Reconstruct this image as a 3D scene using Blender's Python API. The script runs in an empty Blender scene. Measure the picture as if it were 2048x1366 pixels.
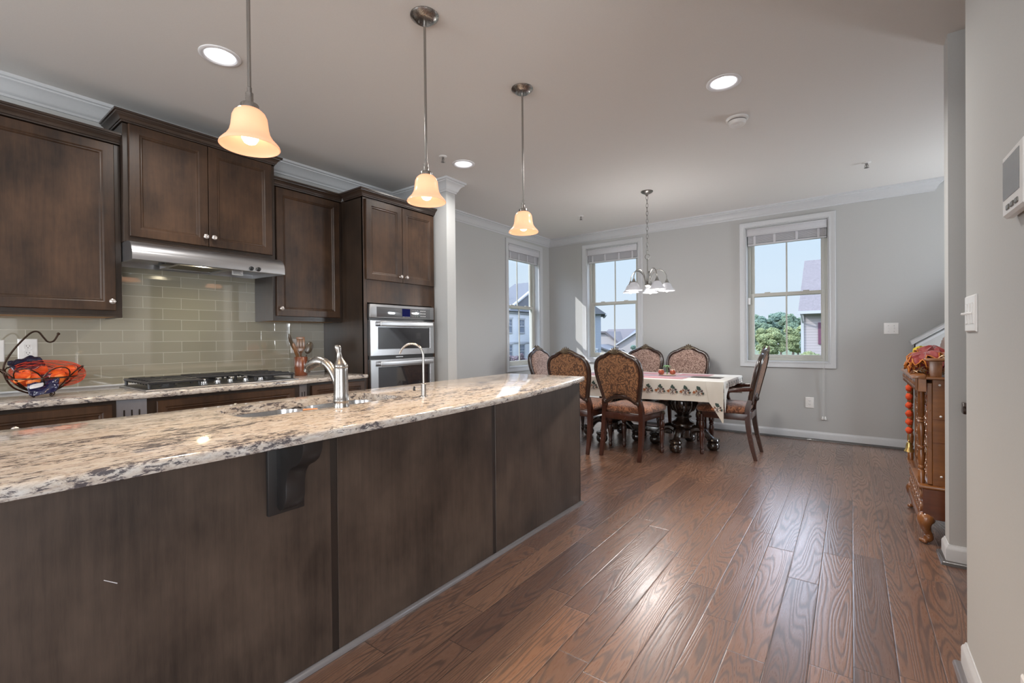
import bpy, bmesh, math, random
from mathutils import Vector, Matrix, Quaternion, noise as mnoise
SC = bpy.context.scene
COL = SC.collection
PI = math.pi
random.seed(7)

# ------------------------------------------------------------------ camera
F_PX, YAW, PIT, ROL, CAMH = 918.0, 0.63708, -0.00712, -0.01004, 1.18
_fw = Vector((-math.sin(YAW)*math.cos(PIT), math.cos(YAW)*math.cos(PIT), math.sin(PIT)))
_rt = Vector((math.cos(YAW), math.sin(YAW), 0)); _up = _rt.cross(_fw)
_c, _s = math.cos(ROL), math.sin(ROL)
_rt, _up = _c*_rt + _s*_up, -_s*_rt + _c*_up
cd = bpy.data.cameras.new('camera'); cam = bpy.data.objects.new('camera', cd); COL.objects.link(cam)
cd.sensor_width = 36.0; cd.lens = F_PX/2048*36.0; cd.clip_start = 0.02; cd.clip_end = 800
cam.matrix_world = Matrix(((_rt.x, _up.x, -_fw.x, 0), (_rt.y, _up.y, -_fw.y, 0), (_rt.z, _up.z, -_fw.z, CAMH), (0, 0, 0, 1)))
SC.camera = cam

# ------------------------------------------------------------------ view, world, sun, added fill lamps
SC.view_settings.view_transform = 'Standard'; SC.view_settings.look = 'None'
SC.view_settings.exposure = 0.0; SC.view_settings.gamma = 1.0; SC.view_settings.use_curve_mapping = False
SC.cycles.max_bounces = 10; SC.cycles.diffuse_bounces = 5; SC.cycles.glossy_bounces = 4
SC.cycles.transparent_max_bounces = 12; SC.cycles.sample_clamp_indirect = 4.0
SC.cycles.caustics_reflective = False; SC.cycles.caustics_refractive = False
SC.cycles.use_denoising = True

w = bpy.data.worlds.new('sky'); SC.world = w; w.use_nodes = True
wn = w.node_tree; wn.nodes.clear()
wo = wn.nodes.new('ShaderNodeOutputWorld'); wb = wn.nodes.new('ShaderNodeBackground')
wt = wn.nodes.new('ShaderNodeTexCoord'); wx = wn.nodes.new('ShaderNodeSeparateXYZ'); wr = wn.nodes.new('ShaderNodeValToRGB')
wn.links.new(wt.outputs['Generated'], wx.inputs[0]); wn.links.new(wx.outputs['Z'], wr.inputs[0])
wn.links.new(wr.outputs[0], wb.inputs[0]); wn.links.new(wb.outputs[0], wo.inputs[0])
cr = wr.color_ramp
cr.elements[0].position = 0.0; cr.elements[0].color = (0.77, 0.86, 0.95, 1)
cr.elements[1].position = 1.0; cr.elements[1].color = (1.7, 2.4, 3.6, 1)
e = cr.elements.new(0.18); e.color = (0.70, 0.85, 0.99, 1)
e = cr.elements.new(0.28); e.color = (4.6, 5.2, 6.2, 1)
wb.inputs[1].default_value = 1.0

sd = bpy.data.lights.new('sun', 'SUN'); sun = bpy.data.objects.new('sun', sd); COL.objects.link(sun)
sd.energy = 5.5; sd.angle = 0.012; sd.color = (1.0, 0.96, 0.9)
sun.rotation_euler = Vector((1.0, 0.62, -0.91)).to_track_quat('-Z', 'Y').to_euler()
sun.location = (-20, -8, 20)

def area(name, loc, direction, sx, sy, power, color):
    d = bpy.data.lights.new(name, 'AREA'); o = bpy.data.objects.new(name, d); COL.objects.link(o)
    d.shape = 'RECTANGLE'; d.size = sx; d.size_y = sy; d.energy = power; d.color = color
    o.location = loc; o.rotation_euler = Vector(direction).to_track_quat('-Z', 'Z').to_euler()
    return o
# added fill lamps in made-up openings behind the camera, one outside the hall window
area('rear_fill_left', (-3.15, -4.10, 1.25), (0, 1, 0), 1.2, 2.1, 125, (0.94, 0.97, 1.0))
area('hall_window_fill', (2.22, 5.52, 1.48), (-1, 0, 0), 0.8, 1.7, 140, (0.94, 0.97, 1.0))
area('side_fill', (3.32, -2.0, 1.25), (-1, 0, 0), 2.4, 2.1, 230, (0.94, 0.97, 1.0))
area('rear_fill_right', (-0.22, -4.10, 1.25), (0, 1, 0), 0.96, 2.1, 70, (0.94, 0.97, 1.0))

# ------------------------------------------------------------------ node + material helpers
def mk(name):
    m = bpy.data.materials.new(name); m.use_nodes = True
    nt = m.node_tree
    return m, nt, nt.nodes['Principled BSDF']
def setin(nt, n, key, v):
    s = n.inputs[key]
    if isinstance(v, bpy.types.NodeSocket): nt.links.new(v, s)
    elif isinstance(v, (tuple, list)) and len(v) == 3 and s.type == 'RGBA': s.default_value = (*v, 1)
    else: s.default_value = v
def nd(nt, t, ins=None, **props):
    n = nt.nodes.new('ShaderNode' + t)
    for k, v in props.items(): setattr(n, k, v)
    for k, v in (ins or {}).items(): setin(nt, n, k, v)
    return n
def mth(nt, op, a, b=0.0, c=None):
    n = nt.nodes.new('ShaderNodeMath'); n.operation = op
    setin(nt, n, 0, a); setin(nt, n, 1, b)
    if c is not None: setin(nt, n, 2, c)
    return n.outputs[0]
def coords(nt, scale=(1, 1, 1), rot=(0, 0, 0), loc=(0, 0, 0), kind='Object'):
    t = nd(nt, 'TexCoord')
    mp = nd(nt, 'Mapping', {'Vector': t.outputs[kind], 'Scale': scale, 'Rotation': rot, 'Location': loc})
    return mp.outputs[0]
def noise(nt, vec, scale=5, detail=4, rough=0.55, dist=0.0):
    return nd(nt, 'TexNoise', {'Vector': vec, 'Scale': scale, 'Detail': detail, 'Roughness': rough, 'Distortion': dist}).outputs[0]
def ramp(nt, fac, stops, interp='LINEAR'):
    n = nd(nt, 'ValToRGB', {'Fac': fac}); r = n.color_ramp; r.interpolation = interp
    while len(r.elements) < len(stops): r.elements.new(0.5)
    for e_, (p, c) in zip(r.elements, stops):
        e_.position = p; e_.color = (*c, 1) if len(c) == 3 else c
    return n.outputs[0]
def mix(nt, f, a, b, mode='MIX'):
    n = nt.nodes.new('ShaderNodeMix'); n.data_type = 'RGBA'; n.blend_type = mode
    setin(nt, n, 0, f); setin(nt, n, 6, a); setin(nt, n, 7, b)
    return n.outputs[2]
def bump(nt, p, h, strength=0.3, dist=0.01):
    n = nd(nt, 'Bump', {'Height': h, 'Strength': strength, 'Distance': dist})
    nt.links.new(n.outputs[0], p.inputs['Normal'])
def flat(name, col, rough=0.5, metal=0.0, spec=0.5, coat=0.0, bumps=None, emit=None, sheen=0.0):
    m, nt, p = mk(name)
    setin(nt, p, 'Base Color', tuple(col)); setin(nt, p, 'Roughness', rough); setin(nt, p, 'Metallic', metal)
    setin(nt, p, 'Specular IOR Level', spec); setin(nt, p, 'Coat Weight', coat); setin(nt, p, 'Coat Roughness', 0.08)
    setin(nt, p, 'Sheen Weight', sheen)
    v = coords(nt); n = noise(nt, v, (bumps or (60, 0))[0], 3)
    setin(nt, p, 'Base Color', mix(nt, n, tuple(c*0.96 for c in col), tuple(min(1, c*1.04) for c in col)))
    if bumps and bumps[1]: bump(nt, p, n, bumps[1], 0.002)
    if emit: setin(nt, p, 'Emission Color', tuple(emit[0])); setin(nt, p, 'Emission Strength', emit[1])
    return m

def wood_dark(name, lo, hi, mot=2.2, rough=0.34, coat=0.35, axis='z'):
    m, nt, p = mk(name)
    sc = {'z': (9, 9, .55), 'x': (.55, 9, 9), 'y': (9, .55, 9)}[axis]
    g = noise(nt, coords(nt, sc), 6, 8, 0.65, 0.3)
    b = noise(nt, coords(nt, (1, 1, .7)), mot, 4, 0.6)
    f = noise(nt, coords(nt, tuple(4*s for s in sc)), 12, 3, 0.7)
    t = mth(nt, 'ADD', mth(nt, 'MULTIPLY', g, 0.30), mth(nt, 'ADD', mth(nt, 'MULTIPLY', b, 0.70), mth(nt, 'MULTIPLY', f, 0.10)))
    setin(nt, p, 'Base Color', ramp(nt, t, [(0.36, lo), (0.56, tuple((a+b_)/2 for a, b_ in zip(lo, hi))), (0.76, hi)]))
    setin(nt, p, 'Roughness', mth(nt, 'ADD', mth(nt, 'MULTIPLY', b, 0.15), rough - 0.08))
    setin(nt, p, 'Coat Weight', coat); setin(nt, p, 'Coat Roughness', 0.22); setin(nt, p, 'Specular IOR Level', 0.4 if coat < 0.3 else 0.5)
    bump(nt, p, f, 0.05, 0.002)
    return m

def granite(name):
    m, nt, p = mk(name)
    v = coords(nt, (1.5, 0.62, 1.5), (0, 0, 0.42))
    v2 = coords(nt, (1.5, 0.55, 1.5), (0, 0, 0.30), (3.1, 1.7, 0.4))
    base = ramp(nt, noise(nt, v, 30, 9, 0.72, 0.8), [(0.30, (0.24, 0.205, 0.195)), (0.41, (0.42, 0.37, 0.325)), (0.50, (0.53, 0.485, 0.44)), (0.64, (0.58, 0.565, 0.545)), (0.78, (0.43, 0.41, 0.41))])
    gold = ramp(nt, noise(nt, v2, 7, 5, 0.6), [(0.50, (0, 0, 0)), (0.66, (1, 1, 1))])
    c = mix(nt, mth(nt, 'MULTIPLY', gold, 0.22), base, (0.46, 0.35, 0.24))
    ve = noise(nt, v2, 52, 9, 0.78, 0.35)
    clump = noise(nt, v, 7.0, 4, 0.6)
    th = mth(nt, 'ADD', ve, mth(nt, 'MULTIPLY', clump, 0.42))
    dark = ramp(nt, th, [(0.735, (0, 0, 0)), (0.79, (1, 1, 1))])
    c = mix(nt, mth(nt, 'MULTIPLY', dark, 0.93), c, (0.055, 0.05, 0.062))
    gr = ramp(nt, noise(nt, v, 75, 5, 0.7, 0.4), [(0.53, (0, 0, 0)), (0.70, (1, 1, 1))])
    c = mix(nt, mth(nt, 'MULTIPLY', gr, 0.55), c, (0.20, 0.17, 0.17))
    setin(nt, p, 'Base Color', c); setin(nt, p, 'Roughness', 0.10); setin(nt, p, 'Specular IOR Level', 0.5)
    return m

def tile_ids(nt, u, v, wdt, hgt, u0, v0, half=True):
    vv = mth(nt, 'DIVIDE', mth(nt, 'SUBTRACT', v, v0), hgt); row = mth(nt, 'FLOOR', vv)
    uu = mth(nt, 'DIVIDE', mth(nt, 'SUBTRACT', u, u0), wdt)
    if half: uu = mth(nt, 'ADD', uu, mth(nt, 'MULTIPLY', mth(nt, 'FLOORED_MODULO', row, 2.0), 0.5))
    colm = mth(nt, 'FLOOR', uu)
    fu = mth(nt, 'FRACT', uu); fv = mth(nt, 'FRACT', vv)
    du = mth(nt, 'MULTIPLY', mth(nt, 'MINIMUM', fu, mth(nt, 'SUBTRACT', 1.0, fu)), wdt)
    dv = mth(nt, 'MULTIPLY', mth(nt, 'MINIMUM', fv, mth(nt, 'SUBTRACT', 1.0, fv)), hgt)
    return row, colm, mth(nt, 'MINIMUM', du, dv)

def backsplash_mat():
    m, nt, p = mk('glass_subway_tile')
    t = nd(nt, 'TexCoord'); s = nd(nt, 'SeparateXYZ', {0: t.outputs['Object']})
    row, colm, d = tile_ids(nt, s.outputs['Y'], s.outputs['Z'], 0.2229, 0.0772, 0.0212, 1.1812)
    cx = nd(nt, 'CombineXYZ', {0: colm, 1: row})
    wn_ = nd(nt, 'TexWhiteNoise', {'Vector': cx.outputs[0]}, noise_dimensions='2D')
    col = mix(nt, wn_.outputs[0], (0.295, 0.272, 0.208), (0.345, 0.320, 0.250))
    g = mth(nt, 'LESS_THAN', d, 0.0013)
    setin(nt, p, 'Base Color', mix(nt, g, col, (0.52, 0.49, 0.40)))
    setin(nt, p, 'Roughness', mth(nt, 'ADD', 0.05, mth(nt, 'MULTIPLY', g, 0.5)))
    setin(nt, p, 'Specular IOR Level', 0.75); setin(nt, p, 'Coat Weight', 1.0); setin(nt, p, 'Coat Roughness', 0.03); setin(nt, p, 'Coat IOR', 1.85)
    h = mth(nt, 'SMOOTH_MIN', d, 0.004, 0.002)
    wv = noise(nt, coords(nt, (1, 3, 3)), 3.0, 2)
    bump(nt, p, mth(nt, 'ADD', mth(nt, 'MULTIPLY', h, 60.0), mth(nt, 'MULTIPLY', wv, 0.25)), 0.18, 0.004)
    return m

def floor_mat():
    m, nt, p = mk('oak_plank_floor')
    t = nd(nt, 'TexCoord'); s = nd(nt, 'SeparateXYZ', {0: t.outputs['Object']})
    X, Y = s.outputs['X'], s.outputs['Y']
    W, L = 0.128, 1.05
    u = mth(nt, 'DIVIDE', X, W); pl = mth(nt, 'FLOOR', u)
    r1 = nd(nt, 'TexWhiteNoise', {'W': pl}, noise_dimensions='1D').outputs[0]
    vv = mth(nt, 'ADD', mth(nt, 'DIVIDE', Y, L), mth(nt, 'MULTIPLY', r1, 7.0)); bd = mth(nt, 'FLOOR', vv)
    idv = nd(nt, 'CombineXYZ', {0: pl, 1: bd}).outputs[0]
    rnd = nd(nt, 'TexWhiteNoise', {'Vector': idv}, noise_dimensions='2D')
    rv, rc = rnd.outputs[0], rnd.outputs[1]
    rs = nd(nt, 'SeparateXYZ', {0: rc})
    fu = mth(nt, 'FRACT', u); fv = mth(nt, 'FRACT', vv)
    du = mth(nt, 'MULTIPLY', mth(nt, 'MINIMUM', fu, mth(nt, 'SUBTRACT', 1.0, fu)), W)
    dv = mth(nt, 'MULTIPLY', mth(nt, 'MINIMUM', fv, mth(nt, 'SUBTRACT', 1.0, fv)), L)
    d = mth(nt, 'MINIMUM', du, dv)
    # cathedral grain: contour lines of a stretched noise, moved per plank
    gv = nd(nt, 'CombineXYZ', {0: mth(nt, 'ADD', X, mth(nt, 'MULTIPLY', rs.outputs[0], 40.0)),
                               1: mth(nt, 'ADD', mth(nt, 'MULTIPLY', Y, 0.085), mth(nt, 'MULTIPLY', rs.outputs[1], 40.0)), 2: mth(nt, 'MULTIPLY', rv, 9.0)}).outputs[0]
    big = mth(nt, 'ADD', noise(nt, gv, 9.0, 1, 0.4, 0.12), mth(nt, 'MULTIPLY', noise(nt, gv, 55, 3, 0.6), 0.035))
    cont = mth(nt, 'SINE', mth(nt, 'MULTIPLY', big, 165.0))
    cont = mth(nt, 'ADD', mth(nt, 'MULTIPLY', cont, 0.5), 0.5)
    fine = noise(nt, nd(nt, 'VectorMath', {0: gv, 1: (150.0, 70.0, 1.0)}, operation='MULTIPLY').outputs[0], 1.6, 5, 0.7)
    por = noise(nt, gv, 24, 4, 0.6)
    g = mth(nt, 'ADD', mth(nt, 'MULTIPLY', mth(nt, 'POWER', cont, 1.6), 0.55), mth(nt, 'MULTIPLY', fine, 0.45))
    base = mix(nt, rv, (0.128, 0.064, 0.044), (0.262, 0.134, 0.080))
    base = mix(nt, mth(nt, 'MULTIPLY', por, 0.3), base, (0.150, 0.096, 0.074))
    c = mix(nt, mth(nt, 'MULTIPLY', ramp(nt, g, [(0.44, (0, 0, 0)), (0.80, (1, 1, 1))]), 0.62), base, (0.032, 0.022, 0.020))
    seam = mth(nt, 'LESS_THAN', d, 0.0011)
    c = mix(nt, seam, c, (0.02, 0.013, 0.011))
    setin(nt, p, 'Base Color', c)
    setin(nt, p, 'Roughness', mth(nt, 'ADD', 0.24, mth(nt, 'MULTIPLY', g, 0.16)))
    setin(nt, p, 'Specular IOR Level', 0.55)
    setin(nt, p, 'Coat Weight', 0.55); setin(nt, p, 'Coat Roughness', 0.27); setin(nt, p, 'Coat IOR', 1.75)
    edge = mth(nt, 'MINIMUM', mth(nt, 'DIVIDE', d, 0.004), 1.0)
    undu = noise(nt, gv, 5.0, 1)
    h = mth(nt, 'ADD', mth(nt, 'MULTIPLY', edge, 0.8), mth(nt, 'ADD', mth(nt, 'MULTIPLY', g, -0.42), mth(nt, 'MULTIPLY', undu, 0.25)))
    bn = nd(nt, 'Bump', {'Height': h, 'Strength': 0.30, 'Distance': 0.0025})
    nt.links.new(bn.outputs[0], p.inputs['Normal']); nt.links.new(bn.outputs[0], p.inputs['Coat Normal'])
    return m

def steel(name, col=(0.45, 0.45, 0.46), rough=0.28, axis=0, amt=0.10):
    m, nt, p = mk(name)
    sc = [300.0, 300.0, 300.0]; sc[axis] = 2.0
    n = noise(nt, coords(nt, tuple(sc)), 1.0, 3, 0.7)
    setin(nt, p, 'Base Color', mix(nt, n, tuple(c*0.9 for c in col), tuple(min(1, c*1.1) for c in col)))
    setin(nt, p, 'Metallic', 1.0); setin(nt, p, 'Roughness', mth(nt, 'ADD', rough - amt/2, mth(nt, 'MULTIPLY', n, amt)))
    return m

def damask(name, light, darkc, scale=9.0, freq=26.0, sheen=0.3):
    m, nt, p = mk(name)
    v = coords(nt)
    n = noise(nt, v, scale, 2, 0.45, 2.2)
    sw = mth(nt, 'ADD', mth(nt, 'MULTIPLY', mth(nt, 'SINE', mth(nt, 'MULTIPLY', n, freq)), 0.5), 0.5)
    n2 = noise(nt, v, scale*3.1, 3, 0.6, 1.5)
    t = mth(nt, 'ADD', mth(nt, 'MULTIPLY', sw, 0.62), mth(nt, 'MULTIPLY', n2, 0.40))
    wv = noise(nt, v, 420, 2)
    c = ramp(nt, t, [(0.30, darkc), (0.44, tuple((a+b)/2 for a, b in zip(light, darkc))), (0.58, light), (0.9, tuple(min(1, l*1.2) for l in light))])
    setin(nt, p, 'Base Color', mix(nt, mth(nt, 'MULTIPLY', wv, 0.35), c, tuple(l*0.7 for l in light)))
    setin(nt, p, 'Roughness', 0.75); setin(nt, p, 'Sheen Weight', sheen); setin(nt, p, 'Specular IOR Level', 0.25)
    bump(nt, p, mth(nt, 'ADD', t, mth(nt, 'MULTIPLY', wv, 0.3)), 0.35, 0.004)
    return m

def pane_mat():
    m = bpy.data.materials.new('window_glass'); m.use_nodes = True; nt = m.node_tree; nt.nodes.clear()
    o = nd(nt, 'OutputMaterial'); tr = nd(nt, 'BsdfTransparent', {'Color': (0.97, 0.985, 1.0)}); gl = nd(nt, 'BsdfGlossy', {'Roughness': 0.02})
    lw = nd(nt, 'LayerWeight', {'Blend': 0.5}); fr = mth(nt, 'ADD', 0.010, mth(nt, 'MULTIPLY', mth(nt, 'POWER', lw.outputs['Facing'], 4.0), 0.6)); mx = nd(nt, 'MixShader', {0: fr, 1: tr.outputs[0], 2: gl.outputs[0]})
    nt.links.new(mx.outputs[0], o.inputs[0]); return m

def film_mat():
    m = bpy.data.materials.new('red_bag_film'); m.use_nodes = True; nt = m.node_tree; nt.nodes.clear()
    o = nd(nt, 'OutputMaterial'); tr = nd(nt, 'BsdfTransparent', {'Color': (1.0, 0.80, 0.72)}); pr_ = nd(nt, 'BsdfPrincipled', {'Base Color': (0.55, 0.05, 0.05), 'Roughness': 0.25})
    n = noise(nt, coords(nt), 30, 3, 0.6)
    mx = nd(nt, 'MixShader', {0: mth(nt, 'MULTIPLY', n, 0.17), 1: tr.outputs[0], 2: pr_.outputs[0]}); nt.links.new(mx.outputs[0], o.inputs[0]); return m
def shade_mat(name, col, ecol, estr, trans=0.4):
    m = bpy.data.materials.new(name); m.use_nodes = True; nt = m.node_tree; nt.nodes.clear()
    o = nd(nt, 'OutputMaterial'); df = nd(nt, 'BsdfPrincipled', {'Base Color': col, 'Roughness': 0.25})
    tl = nd(nt, 'BsdfTranslucent', {'Color': col}); mx = nd(nt, 'MixShader', {0: trans, 1: df.outputs[0], 2: tl.outputs[0]})
    n = noise(nt, coords(nt), 24, 4, 0.6)
    em = nd(nt, 'Emission', {'Color': ecol, 'Strength': mth(nt, 'MULTIPLY', mth(nt, 'ADD', 0.88, mth(nt, 'MULTIPLY', n, 0.24)), estr)})
    ad = nd(nt, 'AddShader', {0: mx.outputs[0], 1: em.outputs[0]}); nt.links.new(ad.outputs[0], o.inputs[0]); return m
def glow(name, col, s):
    m = bpy.data.materials.new(name); m.use_nodes = True; nt = m.node_tree; nt.nodes.clear()
    o = nd(nt, 'OutputMaterial'); em = nd(nt, 'Emission', {'Color': col, 'Strength': s}); nt.links.new(em.outputs[0], o.inputs[0]); return m

def siding_mat(name, col, dark, pitch=0.16):
    m, nt, p = mk(name)
    s = nd(nt, 'SeparateXYZ', {0: nd(nt, 'TexCoord').outputs['Object']})
    f = mth(nt, 'FRACT', mth(nt, 'DIVIDE', s.outputs['Z'], pitch))
    setin(nt, p, 'Base Color', mix(nt, mth(nt, 'LESS_THAN', f, 0.14), col, dark)); setin(nt, p, 'Roughness', 0.7)
    bump(nt, p, f, 0.4, 0.03)
    return m
def roof_mat(name, a, b):
    m, nt, p = mk(name)
    t = nd(nt, 'TexCoord'); br = nd(nt, 'TexBrick', {'Vector': t.outputs['Object'], 'Color1': a, 'Color2': b, 'Mortar': tuple(c*0.6 for c in a), 'Scale': 4.0, 'Mortar Size': 0.02})
    n = noise(nt, t.outputs['Object'], 9, 4, 0.7)
    setin(nt, p, 'Base Color', mix(nt, n, a, b)); setin(nt, p, 'Roughness', 0.9)
    return m
def leaf_mat(name, a, b, c):
    m, nt, p = mk(name)
    n = noise(nt, coords(nt), 2.2, 8, 0.75)
    setin(nt, p, 'Base Color', ramp(nt, n, [(0.34, a), (0.5, b), (0.66, c)])); setin(nt, p, 'Roughness', 0.9)
    bump(nt, p, n, 0.9, 0.3); return m

M = {}
M['wall'] = flat('wall_paint', (0.487, 0.490, 0.484), 0.85, spec=0.25, bumps=(220, 0.06))
M['ceiling'] = flat('ceiling_paint', (0.70, 0.685, 0.665), 0.9, spec=0.2, bumps=(180, 0.05))
M['trim'] = flat('white_trim_paint', (0.56, 0.57, 0.585), 0.38)
M['vinyl'] = flat('ivory_vinyl', (0.50, 0.495, 0.445), 0.4)
M['plate'] = flat('white_plastic', (0.80, 0.79, 0.775), 0.3)
M['slot'] = flat('dark_slot', (0.06, 0.055, 0.05), 0.5)
M['shoe'] = flat('dark_shoe_moulding', (0.075, 0.068, 0.066), 0.35, coat=0.3)
M['shoe_grey'] = flat('grey_brown_shoe_moulding', (0.16, 0.145, 0.145), 0.3, coat=0.4)
M['floor'] = floor_mat()
M['cab'] = wood_dark('stained_maple', (0.014, 0.008, 0.0055), (0.098, 0.050, 0.026), 4.2, 0.40, 0.06)
M['cab_y'] = wood_dark('stained_maple_rail', (0.014, 0.009, 0.007), (0.058, 0.036, 0.025), 3.0, axis='y')
M['cab_side'] = wood_dark('stained_maple_side', (0.012, 0.008, 0.006), (0.050, 0.030, 0.019), 3.0, 0.38, 0.12)
M['isl'] = wood_dark('stained_maple_panel', (0.022, 0.0155, 0.0125), (0.098, 0.068, 0.051), 3.8, 0.40, 0.2)
M['cab_dark'] = flat('espresso_edge', (0.018, 0.013, 0.011), 0.35, coat=0.3)
M['corbel'] = flat('black_brown_corbel', (0.016, 0.0145, 0.0145), 0.42, coat=0.1)
M['raw'] = flat('raw_plywood', (0.42, 0.24, 0.11), 0.6)
M['granite'] = granite('cream_granite')
M['tile'] = backsplash_mat()
M['steel'] = steel('brushed_steel', rough=0.36, axis=1)
M['steel_v'] = steel('brushed_steel_upright', (0.55, 0.55, 0.56), 0.24, axis=2)
M['nickel'] = steel('satin_nickel', (0.36, 0.345, 0.33), 0.27, axis=2)
M['nickel_dark'] = steel('aged_nickel', (0.26, 0.25, 0.235), 0.34, axis=2)
M['knob'] = flat('pewter_knob', (0.62, 0.57, 0.54), 0.25, metal=0.75)
M['blackglass'] = flat('black_oven_glass', (0.022, 0.022, 0.026), 0.03, spec=0.9, coat=1.0)
M['greyglass'] = flat('grey_control_glass', (0.10, 0.10, 0.105), 0.05, spec=0.8, coat=1.0)
M['display'] = glow('blue_display', (0.012, 0.014, 0.07), 1.0)
M['iron'] = flat('black_cast_iron', (0.022, 0.022, 0.024), 0.42, bumps=(90, 0.2))
M['black'] = flat('black_plastic', (0.015, 0.015, 0.016), 0.3)
M['bronze'] = flat('bronze_wire', (0.055, 0.032, 0.022), 0.28, metal=0.8)
M['orange'] = flat('orange_peel', (0.80, 0.19, 0.025), 0.42, bumps=(140, 0.35))
M['net'] = flat('red_plastic_net', (0.70, 0.10, 0.05), 0.4)
M['navy'] = flat('navy_plastic_bag', (0.014, 0.014, 0.055), 0.18, coat=0.6)
M['ink'] = flat('black_print_bag', (0.012, 0.012, 0.03), 0.16, coat=0.6)
M['pale'] = flat('pale_print', (0.62, 0.60, 0.62), 0.3)
M['copper'] = wood_dark('red_brown_crock', (0.10, 0.022, 0.009), (0.24, 0.065, 0.022), 8, 0.22, 0.8)
M['olive'] = wood_dark('olive_wood', (0.07, 0.028, 0.009), (0.30, 0.125, 0.04), 12, 0.3, 0.5)
M['dkolive'] = wood_dark('dark_utensil_wood', (0.02, 0.013, 0.008), (0.10, 0.065, 0.03), 12, 0.3, 0.5)
M['lattice_w'] = flat('pale_wood_tag', (0.48, 0.22, 0.10), 0.5)
M['shade'] = shade_mat('peach_frosted_glass', (0.78, 0.56, 0.42), (1.0, 0.53, 0.30), 0.43)
M['bulb'] = glow('warm_bulb', (1.0, 0.86, 0.58), 6.0)
M['alabaster'] = shade_mat('white_alabaster_glass', (0.52, 0.52, 0.54), (0.95, 0.94, 1.0), 0.10, 0.35)
M['bulbw'] = glow('white_bulb', (1.0, 0.99, 0.97), 3.0)
M['led'] = glow('recessed_lamp', (0.97, 0.98, 1.0), 4.5)
M['can'] = flat('white_lamp_reflector', (0.78, 0.78, 0.80), 0.35)
M['chair'] = wood_dark('mahogany', (0.028, 0.009, 0.006), (0.075, 0.024, 0.014), 6, 0.26, 0.35)
M['chair_dk'] = wood_dark('dark_carved_frame', (0.016, 0.009, 0.007), (0.055, 0.030, 0.021), 8, 0.24, 0.7)
M['gilt'] = flat('antique_gilt_carving', (0.12, 0.088, 0.055), 0.4, metal=0.35, bumps=(60, 0.4))
M['table'] = wood_dark('black_pedestal_wood', (0.008, 0.006, 0.005), (0.035, 0.02, 0.014), 6, 0.14, 0.9)
M['damask'] = damask('copper_damask', (0.31, 0.15, 0.070), (0.07, 0.032, 0.018), 10.0, 34.0)
M['damask_seat'] = damask('copper_damask_seat', (0.36, 0.155, 0.08), (0.10, 0.035, 0.02), 14.0, 24.0, 0.5)
M['chenille'] = damask('rose_tan_damask', (0.40, 0.27, 0.22), (0.14, 0.075, 0.055), 22.0, 22.0, 0.5)
M['cloth'] = flat('cream_tablecloth', (0.66, 0.63, 0.57), 0.85, bumps=(300, 0.1), sheen=0.2)
M['c_green'] = flat('printed_dark_green', (0.045, 0.075, 0.065), 0.85)
M['c_rust'] = flat('printed_rust', (0.30, 0.10, 0.035), 0.85)
M['c_plum'] = flat('printed_plum', (0.07, 0.04, 0.05), 0.85)
M['c_pink'] = flat('printed_rose', (0.42, 0.17, 0.20), 0.85)
M['c_mauve'] = flat('printed_mauve', (0.30, 0.19, 0.25), 0.85)
M['amber'] = flat('amber_glass', (0.30, 0.055, 0.02), 0.08, coat=0.8)
M['palm'] = flat('painted_palm_green', (0.13, 0.24, 0.10), 0.5)
M['ceramic'] = flat('pale_ceramic', (0.72, 0.60, 0.46), 0.35)
M['teak'] = wood_dark('orange_teak', (0.10, 0.032, 0.009), (0.32, 0.125, 0.034), 5, 0.30, 0.4, axis='x')
M['teak_v'] = wood_dark('orange_teak_post', (0.11, 0.036, 0.010), (0.31, 0.12, 0.034), 7, 0.28, 0.5)
M['teak_base'] = wood_dark('red_teak', (0.07, 0.018, 0.007), (0.18, 0.055, 0.018), 5, 0.25, 0.6, axis='x')
M['felt'] = flat('red_orange_pompom', (0.62, 0.075, 0.02), 0.95, bumps=(120, 0.9))
M['brass'] = flat('brass', (0.55, 0.40, 0.15), 0.25, metal=0.9)
M['f_red'] = flat('dark_red_fabric', (0.24, 0.018, 0.016), 0.6, sheen=0.4)
M['f_gold'] = flat('gold_braid', (0.52, 0.17, 0.025), 0.45, metal=0.2, bumps=(160, 0.6))
M['f_yellow'] = flat('yellow_cloth', (0.55, 0.42, 0.03), 0.7)
M['f_tinsel'] = flat('tinsel_speckle', (0.50, 0.36, 0.22), 0.4, metal=0.3)
M['sheen_fl'] = wood_dark('filler_painted_sheen', (0.12, 0.115, 0.125), (0.20, 0.19, 0.205), 5, 0.3, 0.4)  # dark wood's grey reflections painted into the base colour
M['filter'] = flat('greasy_filter_mesh', (0.11, 0.095, 0.055), 0.45, metal=0.6, bumps=(260, 0.6))
M['hoodlamp'] = glow('hood_lamp', (1.0, 0.86, 0.50), 1.1)
M['glass'] = pane_mat()
M['film'] = film_mat()
M['lcd'] = flat('grey_lcd', (0.22, 0.23, 0.235), 0.2)
M['blind'] = flat('white_faux_wood', (0.58, 0.58, 0.61), 0.5)
M['cord'] = flat('white_cord', (0.66, 0.65, 0.63), 0.7)
M['handrail'] = flat('dark_handrail', (0.03, 0.018, 0.014), 0.3, coat=0.4)
M['house_w'] = siding_mat('white_siding', (0.55, 0.56, 0.58), (0.42, 0.43, 0.46))
M['house_b'] = siding_mat('blue_grey_siding', (0.20, 0.22, 0.26), (0.15, 0.165, 0.20))
M['house_c'] = siding_mat('cream_siding', (0.33, 0.30, 0.29), (0.28, 0.255, 0.245))
M['house_p'] = siding_mat('pink_grey_siding', (0.34, 0.30, 0.305), (0.235, 0.20, 0.205), 0.17)
M['ext_trim'] = flat('exterior_white', (0.34, 0.345, 0.36), 0.6)
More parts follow.
